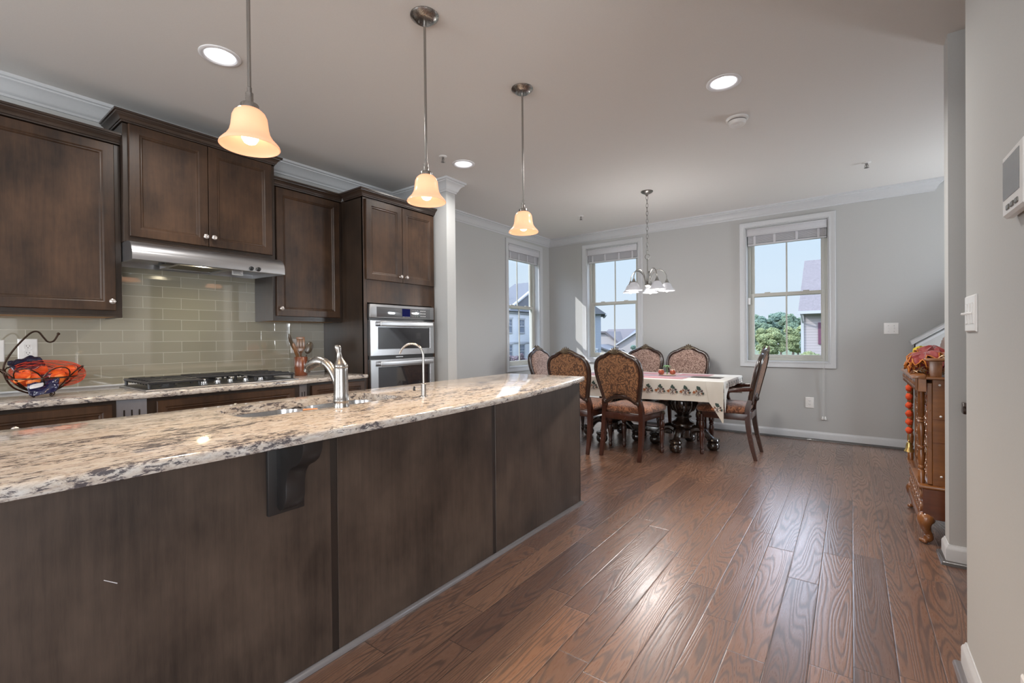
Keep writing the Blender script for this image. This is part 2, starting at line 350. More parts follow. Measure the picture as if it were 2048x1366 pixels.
M['ext_glass'] = flat('house_window_glass', (0.16, 0.18, 0.22), 0.1, spec=0.8)
M['roof_g'] = roof_mat('grey_shingle', (0.085, 0.088, 0.10), (0.115, 0.118, 0.13))
M['roof_b'] = roof_mat('brown_shingle', (0.085, 0.075, 0.078), (0.125, 0.11, 0.115))
M['roof_p'] = roof_mat('plum_shingle', (0.075, 0.064, 0.067), (0.21, 0.185, 0.193))
M['solar'] = flat('solar_panel', (0.045, 0.055, 0.08), 0.3)
M['shutter'] = flat('plum_shutter', (0.10, 0.03, 0.06), 0.6)
M['leaf_a'] = leaf_mat('mid_foliage', (0.085, 0.13, 0.09), (0.16, 0.225, 0.15), (0.26, 0.315, 0.22))  # leaf greens here carry distance haze, paled and greyed in the colour
M['leaf_b'] = leaf_mat('yellow_green_foliage', (0.13, 0.17, 0.08), (0.235, 0.275, 0.13), (0.34, 0.37, 0.19))
M['leaf_c'] = leaf_mat('blue_green_foliage', (0.085, 0.135, 0.11), (0.145, 0.215, 0.17), (0.22, 0.29, 0.23))
M['leaf_r'] = leaf_mat('dusky_red_foliage', (0.10, 0.065, 0.08), (0.18, 0.13, 0.15), (0.27, 0.23, 0.24))
M['bark'] = flat('bark', (0.12, 0.09, 0.07), 0.9)
M['grass'] = leaf_mat('lawn', (0.06, 0.09, 0.042), (0.09, 0.12, 0.06), (0.12, 0.145, 0.08))
M['sticker'] = flat('white_sticker', (0.72, 0.72, 0.72), 0.4)
M['text'] = flat('grey_print', (0.18, 0.18, 0.19), 0.5)

# ------------------------------------------------------------------ mesh builder
class MB:
    def __init__(s): s.bm = bmesh.new(); s.mi = 0
    def _tag(s, faces):
        for f in faces: f.material_index = s.mi
    def box(s, x0, x1, y0, y1, z0, z1, bev=0.0, seg=2, mat=None):
        r = bmesh.ops.create_cube(s.bm, size=1.0)
        vs = r['verts']
        for v in vs:
            v.co = Vector(((x0+x1)/2 + v.co.x*(x1-x0), (y0+y1)/2 + v.co.y*(y1-y0), (z0+z1)/2 + v.co.z*(z1-z0)))
        es = list({e for v in vs for e in v.link_edges})
        if bev > 0:
            b = bmesh.ops.bevel(s.bm, geom=es, offset=bev, segments=seg, profile=0.5, affect='EDGES')
            vs = list({v for v in b['verts']} | {v for v in vs if v.is_valid})
        fs = list({f for v in vs for f in v.link_faces})
        s._tag(fs)
        if mat is not None: bmesh.ops.transform(s.bm, matrix=mat, verts=list({v for f in fs for v in f.verts}))
        return s
    def grid(s, rows, closed_u=False, closed_v=False, cap=False):
        """rows: list of lists of points; faces between neighbours"""
        vv = [[s.bm.verts.new(p) for p in r] for r in rows]
        nr, nc = len(vv), len(vv[0]); fs = []
        for i in range(nr if closed_v else nr-1):
            for j in range(nc if closed_u else nc-1):
                q = [vv[i][j], vv[i][(j+1) % nc], vv[(i+1) % nr][(j+1) % nc], vv[(i+1) % nr][j]]
                try: fs.append(s.bm.faces.new(q))
                except ValueError: pass
        if cap:
            for r in (vv[0][::-1], vv[-1]):
                try: fs.append(s.bm.faces.new(r))
                except ValueError: pass
        s._tag(fs); return vv
    def prism(s, pts, axis, a0, a1, bev=0.0):
        """pts: 2D polygon; axis 'x': (y,z) ; 'y': (x,z) ; 'z': (x,y)"""
        def P(p, a): return {'x': (a, p[0], p[1]), 'y': (p[0], a, p[1]), 'z': (p[0], p[1], a)}[axis]
        n = len(pts)
        A = [s.bm.verts.new(P(p, a0)) for p in pts]; B = [s.bm.verts.new(P(p, a1)) for p in pts]
        fs = [s.bm.faces.new(A[::-1]), s.bm.faces.new(B)]
        for i in range(n): fs.append(s.bm.faces.new([A[i], A[(i+1) % n], B[(i+1) % n], B[i]]))
        bmesh.ops.recalc_face_normals(s.bm, faces=fs)
        s._tag(fs)
        if bev > 0:
            b = bmesh.ops.bevel(s.bm, geom=list({e for f in fs[:2] for e in f.edges}), offset=bev, segments=2, profile=0.5, affect='EDGES')
            s._tag(b['faces'])
        return s
    def lathe(s, prof, seg=24, mat=None, caps=True):
        mat = mat or Matrix()
        rows = [[mat @ Vector((r*math.cos(2*PI*k/seg), r*math.sin(2*PI*k/seg), z)) for k in range(seg)] for r, z in prof]
        s.grid(rows, closed_u=True, cap=caps); return s
    def tube(s, path, r, seg=10, closed=False, cap=True, up=None, flat=1.0):
        P = [Vector(p) for p in path]; n = len(P)
        R = r if isinstance(r, (list, tuple)) else [r]*n
        rows = []; prev = None
        for i in range(n):
            t = (P[(i+1) % n] - P[i-1]) if closed else (P[min(i+1, n-1)] - P[max(i-1, 0)])
            t.normalize()
            if prev is None:
                u0 = Vector(up) if up else (Vector((0, 0, 1)) if abs(t.z) < 0.9 else Vector((1, 0, 0)))
            else: u0 = prev
            a = (u0 - t*u0.dot(t)); a.normalize(); b = t.cross(a); prev = a
            rows.append([P[i] + (a*math.cos(2*PI*k/seg) + b*math.sin(2*PI*k/seg)*flat)*R[i] for k in range(seg)])
        s.grid(rows, closed_u=True, closed_v=closed, cap=cap and not closed); return s
    def sweep(s, path, prof, z0=0.0, closed=False):
        """path of (x,y) with the room on its right; prof of (out, z) closed polygon; mitred"""
        n = len(path); rows = []
        for i in range(n):
            p = Vector(path[i])
            d0 = (p - Vector(path[i-1])) if (i > 0 or closed) else None
            d1 = (Vector(path[(i+1) % n]) - p) if (i < n-1 or closed) else None
            ns = [Vector((d.y, -d.x)).normalized() for d in (d0, d1) if d is not None]
            if len(ns) == 2:
                m_ = ns[0] + ns[1]; m_.normalize(); m_ = m_/max(0.2, m_.dot(ns[0]))
            else: m_ = ns[0]
            rows.append([Vector((p.x + m_.x*o, p.y + m_.y*o, z0 + z)) for o, z in prof])
        s.grid(rows, closed_u=True, closed_v=closed, cap=not closed); return s
    def ball(s, c, r, u=16, v=10, mat=None):
        r = (r, r, r) if not isinstance(r, (tuple, list)) else r
        g = bmesh.ops.create_uvsphere(s.bm, u_segments=u, v_segments=v, radius=1.0)
        for x in g['verts']: x.co = Vector((c[0]+x.co.x*r[0], c[1]+x.co.y*r[1], c[2]+x.co.z*r[2])) if mat is None else mat @ Vector((x.co.x*r[0], x.co.y*r[1], x.co.z*r[2]))
        s._tag({f for x in g['verts'] for f in x.link_faces}); return s
    def disc(s, c, r, normal=(0, 0, 1), seg=24):
        q = Vector(normal).to_track_quat('Z', 'Y').to_matrix()
        s._tag([s.bm.faces.new([s.bm.verts.new(Vector(c) + q @ Vector((r*math.cos(2*PI*k/seg), r*math.sin(2*PI*k/seg), 0))) for k in range(seg)])]); return s
    def poly(s, pts):
        s._tag([s.bm.faces.new([s.bm.verts.new(p) for p in pts])]); return s
    def build(s, name, mats, parent=None, ang=35, smooth=True, fix=True):
        if fix: bmesh.ops.recalc_face_normals(s.bm, faces=s.bm.faces)
        me = bpy.data.meshes.new(name); s.bm.to_mesh(me); s.bm.free()
        for m in (mats if isinstance(mats, (list, tuple)) else [mats]): me.materials.append(m)
        if smooth:
            me.polygons.foreach_set('use_smooth', [True]*len(me.polygons))
            me.set_sharp_from_angle(angle=math.radians(ang))
        o = bpy.data.objects.new(name, me); COL.objects.link(o)
        if parent is not None:
            o.parent = parent; base = parent
            if parent.get('_w'):
                o.matrix_parent_inverse = Matrix.Translation(-Vector(parent['_w']))
        return o

def thing(name, label, cat, loc=(0, 0, 0), rotz=0.0, group=None, world=False):
    """an Empty at the thing's base; world=True: its parts are modelled in world coordinates"""
    o = bpy.data.objects.new(name, None); COL.objects.link(o); o.empty_display_size = 0.1
    o.location = loc; o.rotation_euler = (0, 0, rotz); o['label'] = label; o['category'] = cat
    if group: o['group'] = group
    if world: o['_w'] = list(loc)
    return o
def tag(o, label, cat, group=None, kind=None):
    o['label'] = label; o['category'] = cat
    if group: o['group'] = group
    if kind: o['kind'] = kind
    return o
def struct(o):
    o['kind'] = 'structure'; return o
def kids(o): return [c for c in bpy.data.objects if c.parent == o]
def dup(root, loc, rotz=None, label=None, group=None):
    r = root.copy(); COL.objects.link(r); r.location = loc
    if rotz is not None: r.rotation_euler = (0, 0, rotz)
    if label: r['label'] = label
    if group: r['group'] = group
    for ch in kids(root):
        c = ch.copy(); COL.objects.link(c); c.parent = r
        for g in kids(ch):
            d = g.copy(); COL.objects.link(d); d.parent = c
    return r
def arc(cx, cy, r, a0, a1, n):
    return [(cx + r*math.cos(math.radians(a0 + (a1-a0)*k/n)), cy + r*math.sin(math.radians(a0 + (a1-a0)*k/n))) for k in range(n+1)]
def spline(pts, n=8):
    """Catmull-Rom through pts"""
    P = [Vector(p) for p in pts]; out = []
    for i in range(len(P)-1):
        a, b, c, d = P[max(i-1, 0)], P[i], P[i+1], P[min(i+2, len(P)-1)]
        for k in range(n):
            t = k/n
            out.append(0.5*((2*b) + (c-a)*t + (2*a-5*b+4*c-d)*t*t + (3*b-a-3*c+d)*t**3))
    out.append(P[-1]); return out

# ================================================================== ROOM SHELL
CEIL = 2.707
KX, DX, BY = -3.9, -3.82, 6.16           # kitchen wall, dining left wall, back wall (inner faces)
b = MB(); b.box(-4.1, 3.4, -4.3, 6.4, -0.12, 0.0); struct(b.build('floor', M['floor'], smooth=False))
b = MB(); b.box(-4.08, KX, -4.3, 3.2, 0, CEIL); struct(b.build('wall_kitchen', M['wall'], smooth=False))
b = MB(); b.box(KX, -3.12, 3.18, 3.30, 0, CEIL); struct(b.build('wall_stub', M['wall'], smooth=False))
def wall_y(name, x0, x1, y0, y1, holes):
    """wall with faces at y0/y1, holes (xa, xb, za, zb)"""
    b = MB(); xs = x0
    for xa, xb, za, zb in sorted(holes):
        b.box(xs, xa, y0, y1, 0, CEIL); b.box(xa, xb, y0, y1, 0, za); b.box(xa, xb, y0, y1, zb, CEIL); xs = xb
    b.box(xs, x1, y0, y1, 0, CEIL)
    return struct(b.build(name, M['wall'], smooth=False))
def wall_x(name, x0, x1, y0, y1, holes):
    b = MB(); ys = y0
    for ya, yb, za, zb in sorted(holes):
        b.box(x0, x1, ys, ya, 0, CEIL); b.box(x0, x1, ya, yb, 0, za); b.box(x0, x1, ya, yb, zb, CEIL); ys = yb
    b.box(x0, x1, ys, y1, 0, CEIL)
    return struct(b.build(name, M['wall'], smooth=False))
# window openings: (a, b, z0, z1)
W_R = (-1.030, -0.198, 0.872, 2.478)
W_L = (-3.170, -2.372, 0.872, 2.490)
W_S = (5.085, 5.885, 0.770, 2.500)
W_H = (5.10, 5.95, 0.60, 2.35)
wall_y('wall_back', -4.0, 2.1, BY, BY+0.2, [W_R, W_L])
wall_x('wall_dining', -4.02, DX, 3.2, 6.36, [W_S])
wall_x('wall_hall', 2.0, 2.15, 2.08, 6.36, [W_H])
b = MB(); b.box(0.32, 0.46, 0.9, 2.22, 0, CEIL); b.box(0.46, 2.0, 2.08, 2.22, 0, CEIL); b.box(0.46, 3.2, 0.9, 1.04, 0, CEIL); struct(b.build('wall_near', M['wall'], smooth=False))
b = MB(); b.box(0.398, 2.0, 3.215, 3.335, 0, CEIL); struct(b.build('wall_end', M['wall'], smooth=False))
wall_x('wall_side', 3.2, 3.36, -4.22, 1.04, [(-3.2, -0.8, 0.2, 2.3)])  # unseen wall; its opening is added to let in fill light
wall_y('wall_rear', -4.08, 3.2, -4.22, -4.0, [(-3.75, -2.55, 0.2, 2.3), (-0.70, 0.26, 0.2, 2.3)])  # both openings made up to carry the rear fill lamps
# stair knee wall with its sloped white cap
b = MB(); b.prism([(0.50, 0.0), (2.0, 0.0), (2.0, 2.13), (0.50, 1.09)], 'y', 5.94, 6.05); struct(b.build('wall_stair', M['wall'], smooth=False))
b = MB(); sl = 1.04/1.5
b.prism([(0.47, 1.075), (1.99, 1.075+1.52*sl), (1.99, 1.115+1.52*sl), (0.46, 1.115-0.01*sl)], 'y', 5.90, 6.09, 0.006)
b.prism([(0.50, 1.05), (1.99, 1.05+1.49*sl), (1.99, 1.076+1.49*sl), (0.50, 1.076)], 'y', 5.92, 6.07)
struct(b.build('trim_stair', M['trim'], ang=30))
# crown moulding, one mitred run
CP = [(0, 0), (0, -0.112), (0.010, -0.112), (0.012, -0.098), (0.020, -0.092), (0.024, -0.084), (0.030, -0.070), (0.040, -0.052), (0.054, -0.038), (0.066, -0.030), (0.068, -0.022), (0.080, -0.018), (0.082, 0.0)]
b = MB()
b.sweep([(KX, -4.0), (KX, 3.18), (-3.12, 3.18), (-3.12, 3.30), (DX, 3.30), (DX, BY), (0.66, BY), (0.66, BY+0.06)], CP, CEIL)
struct(b.build('trim_crown', M['trim'], ang=30))
BP = [(0, 0), (0.014, 0), (0.014, 0.075), (0.011, 0.085), (0.006, 0.092), (0.004, 0.100), (0, 0.100)]
SP = [(0.014, 0), (0.034, 0), (0.032, 0.010), (0.026, 0.017), (0.014, 0.020)]
for nm, path in (('back', [(-3.27, 3.30), (DX, 3.30), (DX, BY), (2.0, BY)]),
                 ('end', [(2.0, 3.335), (0.398, 3.335), (0.398, 3.215), (2.0, 3.215)][::1]),
                 ('near', [(2.0, 2.22), (0.32, 2.22), (0.32, 0.9), (3.2, 0.9)])):
    b = MB(); b.sweep(path, BP); o = struct(b.build('baseboard_'+nm, M['trim'], ang=30))
    b = MB(); b.sweep(path, SP); b.build('shoe_moulding', M['shoe'] if nm != 'near' else M['shoe_grey'], o, ang=50)

# ------------------------------------------------------------------ windows
def frame_strip(b, x0, x1, z0, z1, wdt, fn, prof):
    """casing ring around an opening; prof: list of (t across width 0..1, depth)"""
    rows = []
    for t, d in prof:
        o = wdt*t
        rows.append([fn(x0-o, z0-o, d), fn(x1+o, z0-o, d), fn(x1+o, z1+o, d), fn(x0-o, z1+o, d)])
    b.grid(rows, closed_u=True)
def window(idx, op, fn, depth, cord=False, stack=0.135):
    """fn(a, z, d): a along the wall, d towards the room from the wall face; depth: to the sash plane"""
    a0, a1, z0, z1 = op
    def slab(b, aa, ab, za, zb, d0, d1):
        pts = [fn(a, z, d) for a in (aa, ab) for z in (za, zb) for d in (d0, d1)]
        lo = [min(p[i] for p in pts) for i in range(3)]; hi = [max(p[i] for p in pts) for i in range(3)]
        b.box(lo[0], hi[0], lo[1], hi[1], lo[2], hi[2], 0.002, 1)
    # casing and jamb
    b = MB()
    frame_strip(b, a0, a1, z0, z1, 0.062, fn, [(0, -0.001), (0, 0.012), (0.12, 0.014), (0.2, 0.011), (0.55, 0.014), (0.75, 0.019), (0.95, 0.020), (1.0, 0.017), (1.0, -0.001)])
    w_ = struct(b.build('window_%d' % idx, M['trim'], ang=25))
    t = 0.012; j = MB()
    slab(j, a0, a0+t, z0, z1, -depth-0.06, 0.0); slab(j, a1-t, a1, z0, z1, -depth-0.06, 0.0)
    slab(j, a0+t, a1-t, z1-t, z1, -depth-0.06, 0.0); slab(j, a0+t, a1-t, z0, z0+t, -depth-0.06, 0.0)
    j.build('jamb', M['trim'], w_, smooth=False)
    # vinyl frame and two sashes
    f = MB(); fa0, fa1, fz0, fz1 = a0+t, a1-t, z0+t, z1-t
    for (p, q, r, s_) in ((fa0, fa0+0.028, fz0, fz1), (fa1-0.028, fa1, fz0, fz1), (fa0+0.028, fa1-0.028, fz0, fz0+0.03), (fa0+0.028, fa1-0.028, fz1-0.03, fz1)):
        slab(f, p, q, r, s_, -depth-0.05, -depth+0.02)
    f.build('vinyl_frame', M['vinyl'], w_, smooth=False)
    zm = (z0+z1)/2 - 0.005; am = (a0+a1)/2
    for nm, za, zb, dd in (('lower_sash', fz0+0.03, zm+0.022, -depth+0.004), ('upper_sash', zm-0.022, fz1-0.03, -depth-0.028)):
        s1 = MB(); sa0, sa1 = fa0+0.028, fa1-0.028; rw = 0.040
        slab(s1, sa0, sa0+rw, za, zb, dd-0.014, dd+0.014); slab(s1, sa1-rw, sa1, za, zb, dd-0.014, dd+0.014)
        slab(s1, sa0+rw, sa1-rw, za, za+rw, dd-0.014, dd+0.014); slab(s1, sa0+rw, sa1-rw, zb-rw, zb, dd-0.014, dd+0.014)
        s_ = s1.build(nm, M['vinyl'], w_, smooth=False)
        m1 = MB(); slab(m1, am-0.008, am+0.008, za+rw-0.002, zb-rw+0.002, dd-0.007, dd+0.007); m1.build('muntin', M['vinyl'], s_, smooth=False)
        g = MB(); slab(g, sa0+rw-0.004, sa1-rw+0.004, za+rw-0.004, zb-rw+0.004, dd-0.0025, dd+0.0025); g.build('glass', M['glass'], s_, smooth=False)
        if nm == 'lower_sash':
            l = MB()
            for aa in (a0+0.22, a1-0.22): slab(l, aa-0.03, aa+0.03, zb-0.001, zb+0.010, dd-0.006, dd+0.016)
            l.build('sash_lock', M['vinyl'], s_)
    if idx == 3:
        c = MB(); slab(c, a0+t, a0+t+0.030, 1.560, 1.640, -0.075, -0.045); c.build('cord_cleat', M['plate'], w_, smooth=False)
    return w_
fb = lambda a, z, d: (a, BY-d, z)
fs = lambda a, z, d: (DX+d, a, z)
window(1, W_S, fs, 0.11)
window(2, W_L, fb, 0.11)
window(3, W_R, fb, 0.11)
fh = lambda a, z, d: (2.0-d, a, z)
window(4, W_H, fh, 0.08)
for k, (xa, xb) in enumerate(((-3.75, -2.55), (-0.70, 0.26))):  # unseen window frames added around the two rear fill openings
    b = MB()
    frame_strip(b, xa, xb, 0.2, 2.3, 0.07, lambda a, z, d: (a, -4.0+d, z), [(0, -0.001), (0, 0.014), (1.0, 0.018), (1.0, -0.001)])
    o = struct(b.build('window_%d' % (5+k), M['trim'], ang=25))
    b = MB(); b.box((xa+xb)/2-0.03, (xa+xb)/2+0.03, -4.08, -4.03, 0.2, 2.3); b.box(xa, xb, -4.075, -4.035, 1.23, 1.27); b.build('mullion', M['trim'], o, smooth=False)

b = MB()
frame_strip(b, -3.2, -0.8, 0.2, 2.3, 0.07, lambda a, z, d: (3.2-d, a, z), [(0, -0.001), (0, 0.014), (1.0, 0.018), (1.0, -0.001)])
o = struct(b.build('window_7', M['trim'], ang=25))  # made-up window, added for the side fill lamp
b = MB(); b.box(3.25, 3.29, -2.03, -1.97, 0.2, 2.3); b.build('mullion', M['trim'], o, smooth=False)

# ------------------------------------------------------------------ blinds, drawn up under their valances
def blind(op, fn, label, cord_len=0.0, cord_side=1):
    a0, a1, z0, z1 = op[0]+0.016, op[1]-0.016, op[2], op[3]-0.016
    c = fn((a0+a1)/2, z1, -0.03)
    t = thing('window_blind', label, 'blind', c, world=True, group='drawn up blinds in the dining windows')
    def slab(b, aa, ab, za, zb, d0, d1, bev=0.002):
        pts = [fn(a, z, d) for a in (aa, ab) for z in (za, zb) for d in (d0, d1)]
        lo = [min(p[i] for p in pts) for i in range(3)]; hi = [max(p[i] for p in pts) for i in range(3)]
        b.box(lo[0], hi[0], lo[1], hi[1], lo[2], hi[2], bev, 2)
    v = MB(); slab(v, a0, a1, z1-0.082, z1, -0.020, 0.004, 0.006); slab(v, a0, a1, z1-0.012, z1, -0.020, 0.010, 0.003); slab(v, a0, a1, z1-0.086, z1-0.072, -0.020, 0.008, 0.003)
    v.build('valance', M['blind'], t)
    s = MB(); n = 13; top = z1-0.075
    for k in range(n): slab(s, a0+0.006, a1-0.006, top-0.0075*k-0.0048, top-0.0075*k, -0.080, -0.026, 0.0)
    s.build('slat_stack', M['blind'], t, smooth=False)
    r = MB(); slab(r, a0+0.006, a1-0.006, top-0.0075*n-0.022, top-0.0075*n-0.002, -0.080, -0.026, 0.004); r.build('bottom_rail', M['blind'], t)
    for q in (0.10, 0.36, 0.64, 0.90):
        l = MB(); aa = a0+(a1-a0)*q; slab(l, aa-0.012, aa+0.012, top-0.0075*n-0.024, top, -0.0255, -0.0235, 0.0); l.build('ladder_tape', M['blind'], t, smooth=False)
    if cord_len:
        aa = a1-0.036 if cord_side > 0 else a0+0.05
        zb = z1-cord_len
        l = MB()
        for off in (-0.006, 0.006):
            l.tube([fn(aa+off, z1-0.08, -0.012), fn(aa+off, op[2]+0.02, 0.010), fn(aa+off, op[2]-0.05, 0.024), fn(aa+off, zb, 0.012)], 0.0016, 6)
        l.build('pull_cord', M['cord'], t)
        q = MB()
        for off in (-0.012, 0.012):
            p = Vector(fn(aa+off, zb-0.03, 0.012)); q.lathe([(0.003, 0.034), (0.007, 0.028), (0.010, 0.010), (0.011, 0.0), (0.006, -0.004)], 12, Matrix.Translation(p))
        q.build('tassel', M['plate'], t)
    return t
blind(W_S, fs, 'white blind drawn up in the side window nearest the corner')
blind(W_L, fb, 'white blind drawn up behind the chandelier, in the back window by the corner')
blind(W_R, fb, 'white blind drawn up in the right back window, with a long pull cord', 2.19)

# ------------------------------------------------------------------ ceiling fittings
def recess(loc, label):
    """a real recess: the can sits up in the ceiling"""
    t = thing('recessed_light', label, 'ceiling light', loc, group='recessed ceiling lights')
    b = MB(); b.lathe([(0.074, 0.0), (0.098, 0.0), (0.098, -0.004), (0.092, -0.007), (0.080, -0.006), (0.074, -0.001)], 40, caps=False); b.build('trim_ring', M['can'], t)
    b = MB(); b.lathe([(0.074, -0.001), (0.072, 0.02), (0.064, 0.05), (0.058, 0.062)], 40, caps=False); b.build('reflector', M['can'], t)
    b = MB(); b.lathe([(0.0, 0.058), (0.045, 0.058), (0.058, 0.062)], 32, caps=False); b.build('lamp', M['led'], t)
    d = bpy.data.lights.new('recessed_lamp_light', 'AREA'); o = bpy.data.objects.new('recessed_lamp_light', d); COL.objects.link(o)
    d.shape = 'DISK'; d.size = 0.19; d.energy = 30 if loc[0] > -1 else 11; d.color = (1.0, 0.97, 0.93); d.spread = 2.6
    o.location = (loc[0], loc[1], loc[2]-0.01)
    return t
CANS = [(-2.713, 1.064), (-0.614, 2.997), (-2.721, 2.991)]
# holes in the ceiling for the cans
bm_ = bmesh.new()
def ring2d(cx, cy, r, n=32): return [(cx + r*math.cos(2*PI*k/n), cy + r*math.sin(2*PI*k/n)) for k in range(n)]
def fill_with_holes(bm, outer, holes, z):
    es = []; loops = []
    for lp in [outer] + holes:
        vs = [bm.verts.new((x, y, z)) for x, y in lp]; loops.append(vs)
        es += [bm.edges.new((vs[i], vs[(i+1) % len(vs)])) for i in range(len(vs))]
    bmesh.ops.triangle_fill(bm, use_beauty=True, use_dissolve=False, edges=es)
    return loops
lo_ = fill_with_holes(bm_, [(-4.1, -4.3), (3.4, -4.3), (3.4, 6.4), (-4.1, 6.4)], [ring2d(x, y, 0.076) for x, y in CANS], CEIL)
hi_ = [[bm_.verts.new((v.co.x, v.co.y, CEIL+0.12)) for v in lp] for lp in lo_]
for a_, b_ in zip(lo_, hi_):
    for i in range(len(a_)): bm_.faces.new([a_[i], a_[(i+1) % len(a_)], b_[(i+1) % len(a_)], b_[i]])
bm_.faces.new(hi_[0])
bmesh.ops.recalc_face_normals(bm_, faces=bm_.faces)
me = bpy.data.meshes.new('ceiling'); bm_.to_mesh(me); bm_.free(); me.materials.append(M['ceiling'])
o = bpy.data.objects.new('ceiling', me); COL.objects.link(o); struct(o)
recess((CANS[0][0], CANS[0][1], CEIL), 'recessed light beside the nearest pendant rod, over the range hood')
recess((CANS[1][0], CANS[1][1], CEIL), 'recessed light on the right, in front of the smoke detector')
recess((CANS[2][0], CANS[2][1], CEIL), 'recessed light by the oven cabinet, between two pendant shades')

t = thing('smoke_detector', 'round white smoke detector on the ceiling beyond the right recessed light', 'smoke detector', (-0.641, 3.549, CEIL))
b = MB(); b.lathe([(0.072, 0.0), (0.072, -0.012), (0.064, -0.016), (0.060, -0.017)], 36); b.build('base', M['plate'], t)
b = MB(); b.lathe([(0.057, -0.017), (0.058, -0.021), (0.056, -0.036), (0.050, -0.046), (0.040, -0.049), (0.034, -0.046), (0.0, -0.046)], 36); b.build('cover', M['plate'], t)
b = MB(); b.lathe([(0.0585, -0.0168), (0.0585, -0.0212)], 36, caps=False); b.build('vent_gap', M['slot'], t)
b = MB(); b.box(-0.018, 0.018, -0.012, 0.012, -0.050, -0.045, 0.002); b.build('test_button', M['plate'], t)
for (x, y), lb in zip(((-2.744, 2.763), (-2.728, 5.17), (0.112, 5.161)), ('ceiling sprinkler head near the middle pendant shade, before the oven cabinet', 'ceiling sprinkler head nearest the dining corner', 'ceiling sprinkler head on the far right of the ceiling')):
    t = thing('fire_sprinkler', lb, 'sprinkler', (x, y, CEIL), group='fire sprinklers')
    b = MB(); b.lathe([(0.034, 0.0), (0.034, -0.003), (0.026, -0.007), (0.012, -0.008), (0.012, 0.0)], 24); b.build('escutcheon', M['plate'], t)
    b = MB(); b.lathe([(0.009, -0.006), (0.009, -0.020), (0.006, -0.022), (0.004, -0.044), (0.006, -0.046)], 14)
    for s_ in (-1, 1): b.tube([(0.008*s_, 0, -0.018), (0.014*s_, 0, -0.030), (0.006*s_, 0, -0.045)], 0.0025, 6)
    b.build('frame', M['nickel'], t)
    b = MB()
    for k in range(10):
        a = 2*PI*k/10; q = Matrix.Rotation(a, 4, 'Z'); b.box(0.002, 0.019, -0.004, 0.004, -0.0475, -0.046, 0, mat=q)
    b.build('deflector', M['nickel'], t)

# ------------------------------------------------------------------ pendants
def pendant():
    t = thing('pendant_light', 'x', 'pendant light', (0, 0, CEIL), group='pendant lights over the island')
    b = MB(); b.lathe([(0.067, 0.0), (0.067, -0.004), (0.064, -0.008), (0.044, -0.023), (0.040, -0.025), (0.0, -0.025)], 40); cn = b.build('canopy', M['nickel'], t)
    for s_ in (-1, 1):
        b = MB(); b.lathe([(0.004, -0.023), (0.004, -0.032), (0.0025, -0.034)], 10, Matrix.Translation((0.026*s_*0.8, 0.026*s_*0.6, 0))); b.build('screw', M['nickel_dark'], cn)
    b = MB(); b.lathe([(0.0075, -0.023), (0.0075, -0.050), (0.006, -0.052), (0.006, -0.678), (0.0075, -0.680), (0.0075, -0.700)], 16); b.build('rod', M['nickel'], t)
    b = MB(); b.lathe([(0.0115, -0.698), (0.012, -0.702), (0.0112, -0.705), (0.012, -0.708), (0.0112, -0.711), (0.012, -0.714), (0.012, -0.734), (0.0265, -0.736), (0.028, -0.739), (0.028, -0.752), (0.025, -0.756)], 32); b.build('socket_cap', M['nickel'], t)
    z = -0.753
    out = [(0.025, 0.0), (0.036, -0.003), (0.0465, -0.013), (0.0525, -0.027), (0.0545, -0.044), (0.0565, -0.062), (0.061, -0.080), (0.071, -0.097), (0.083, -0.110), (0.0895, -0.118), (0.0915, -0.124)]
    inn = [(r-0.0035, h) for r, h in out][::-1]
    b = MB(); b.lathe([(r, z+h) for r, h in out] + [(0.0898, z-0.1258)] + [(r, z+h-0.0015) for r, h in inn], 48, caps=False); b.build('glass_shade', M['shade'], t)
    b = MB(); b.lathe([(0.010, z-0.02), (0.013, z-0.042), (0.021, z-0.062), (0.0265, z-0.082), (0.0255, z-0.098), (0.018, z-0.111), (0.007, z-0.1165), (0.0, z-0.117)], 28); b.build('bulb', M['bulb'], t)
    return t
def pendant_light(x, y):
    d = bpy.data.lights.new('pendant_bulb_light', 'SPOT'); o = bpy.data.objects.new('pendant_bulb_light', d); COL.objects.link(o)
    d.energy = 30.0; d.color = (1.0, 0.70, 0.42); d.shadow_soft_size = 0.03; d.spot_size = 2.7; d.spot_blend = 0.6; o.location = (x, y, CEIL-0.888)
PEND = pendant(); PEND['label'] = 'pendant light nearest the camera, peach glass bell before the tall cabinet doors'
PEND.location = (-1.617, 0.722, CEIL)
dup(PEND, (-1.617, 1.516, CEIL), 0, 'middle pendant light of three, peach glass bell before the oven cabinet')
dup(PEND, (-1.617, 2.316, CEIL), 0, 'farthest pendant light of three, peach glass bell nearest the dining table')
for y in (0.722, 1.516, 2.316): pendant_light(-1.617, y)

# ------------------------------------------------------------------ chandelier
t = thing('chandelier', 'five armed nickel chandelier with white glass shades over the dining table', 'chandelier', (-1.722, 4.734, CEIL))
b = MB(); b.lathe([(0.062, 0.0), (0.062, -0.006), (0.055, -0.014), (0.036, -0.024), (0.018, -0.032), (0.012, -0.046), (0.005, -0.052)], 32); b.build('canopy', M['nickel_dark'], t)
b = MB()
nl = 15; z0 = -0.048; step = 0.0405
for k in range(nl):
    zc = z0-0.02-step*k; q = Matrix.Rotation(PI/2*(k % 2), 4, 'Z')
    pts = [q @ Vector((0.011*math.cos(a), 0, zc+0.026*math.sin(a))) for a in [2*PI*j/14 for j in range(14)]]
    b.tube(pts, 0.0024, 6, closed=True)
b.build('chain', M['nickel_dark'], t)
b = MB(); zr = -0.685
b.tube([(0.026*math.cos(2*PI*j/20), 0.0, zr+0.026*math.sin(2*PI*j/20)) for j in range(20)], 0.0032, 7, closed=True); b.build('loop', M['nickel_dark'], t)
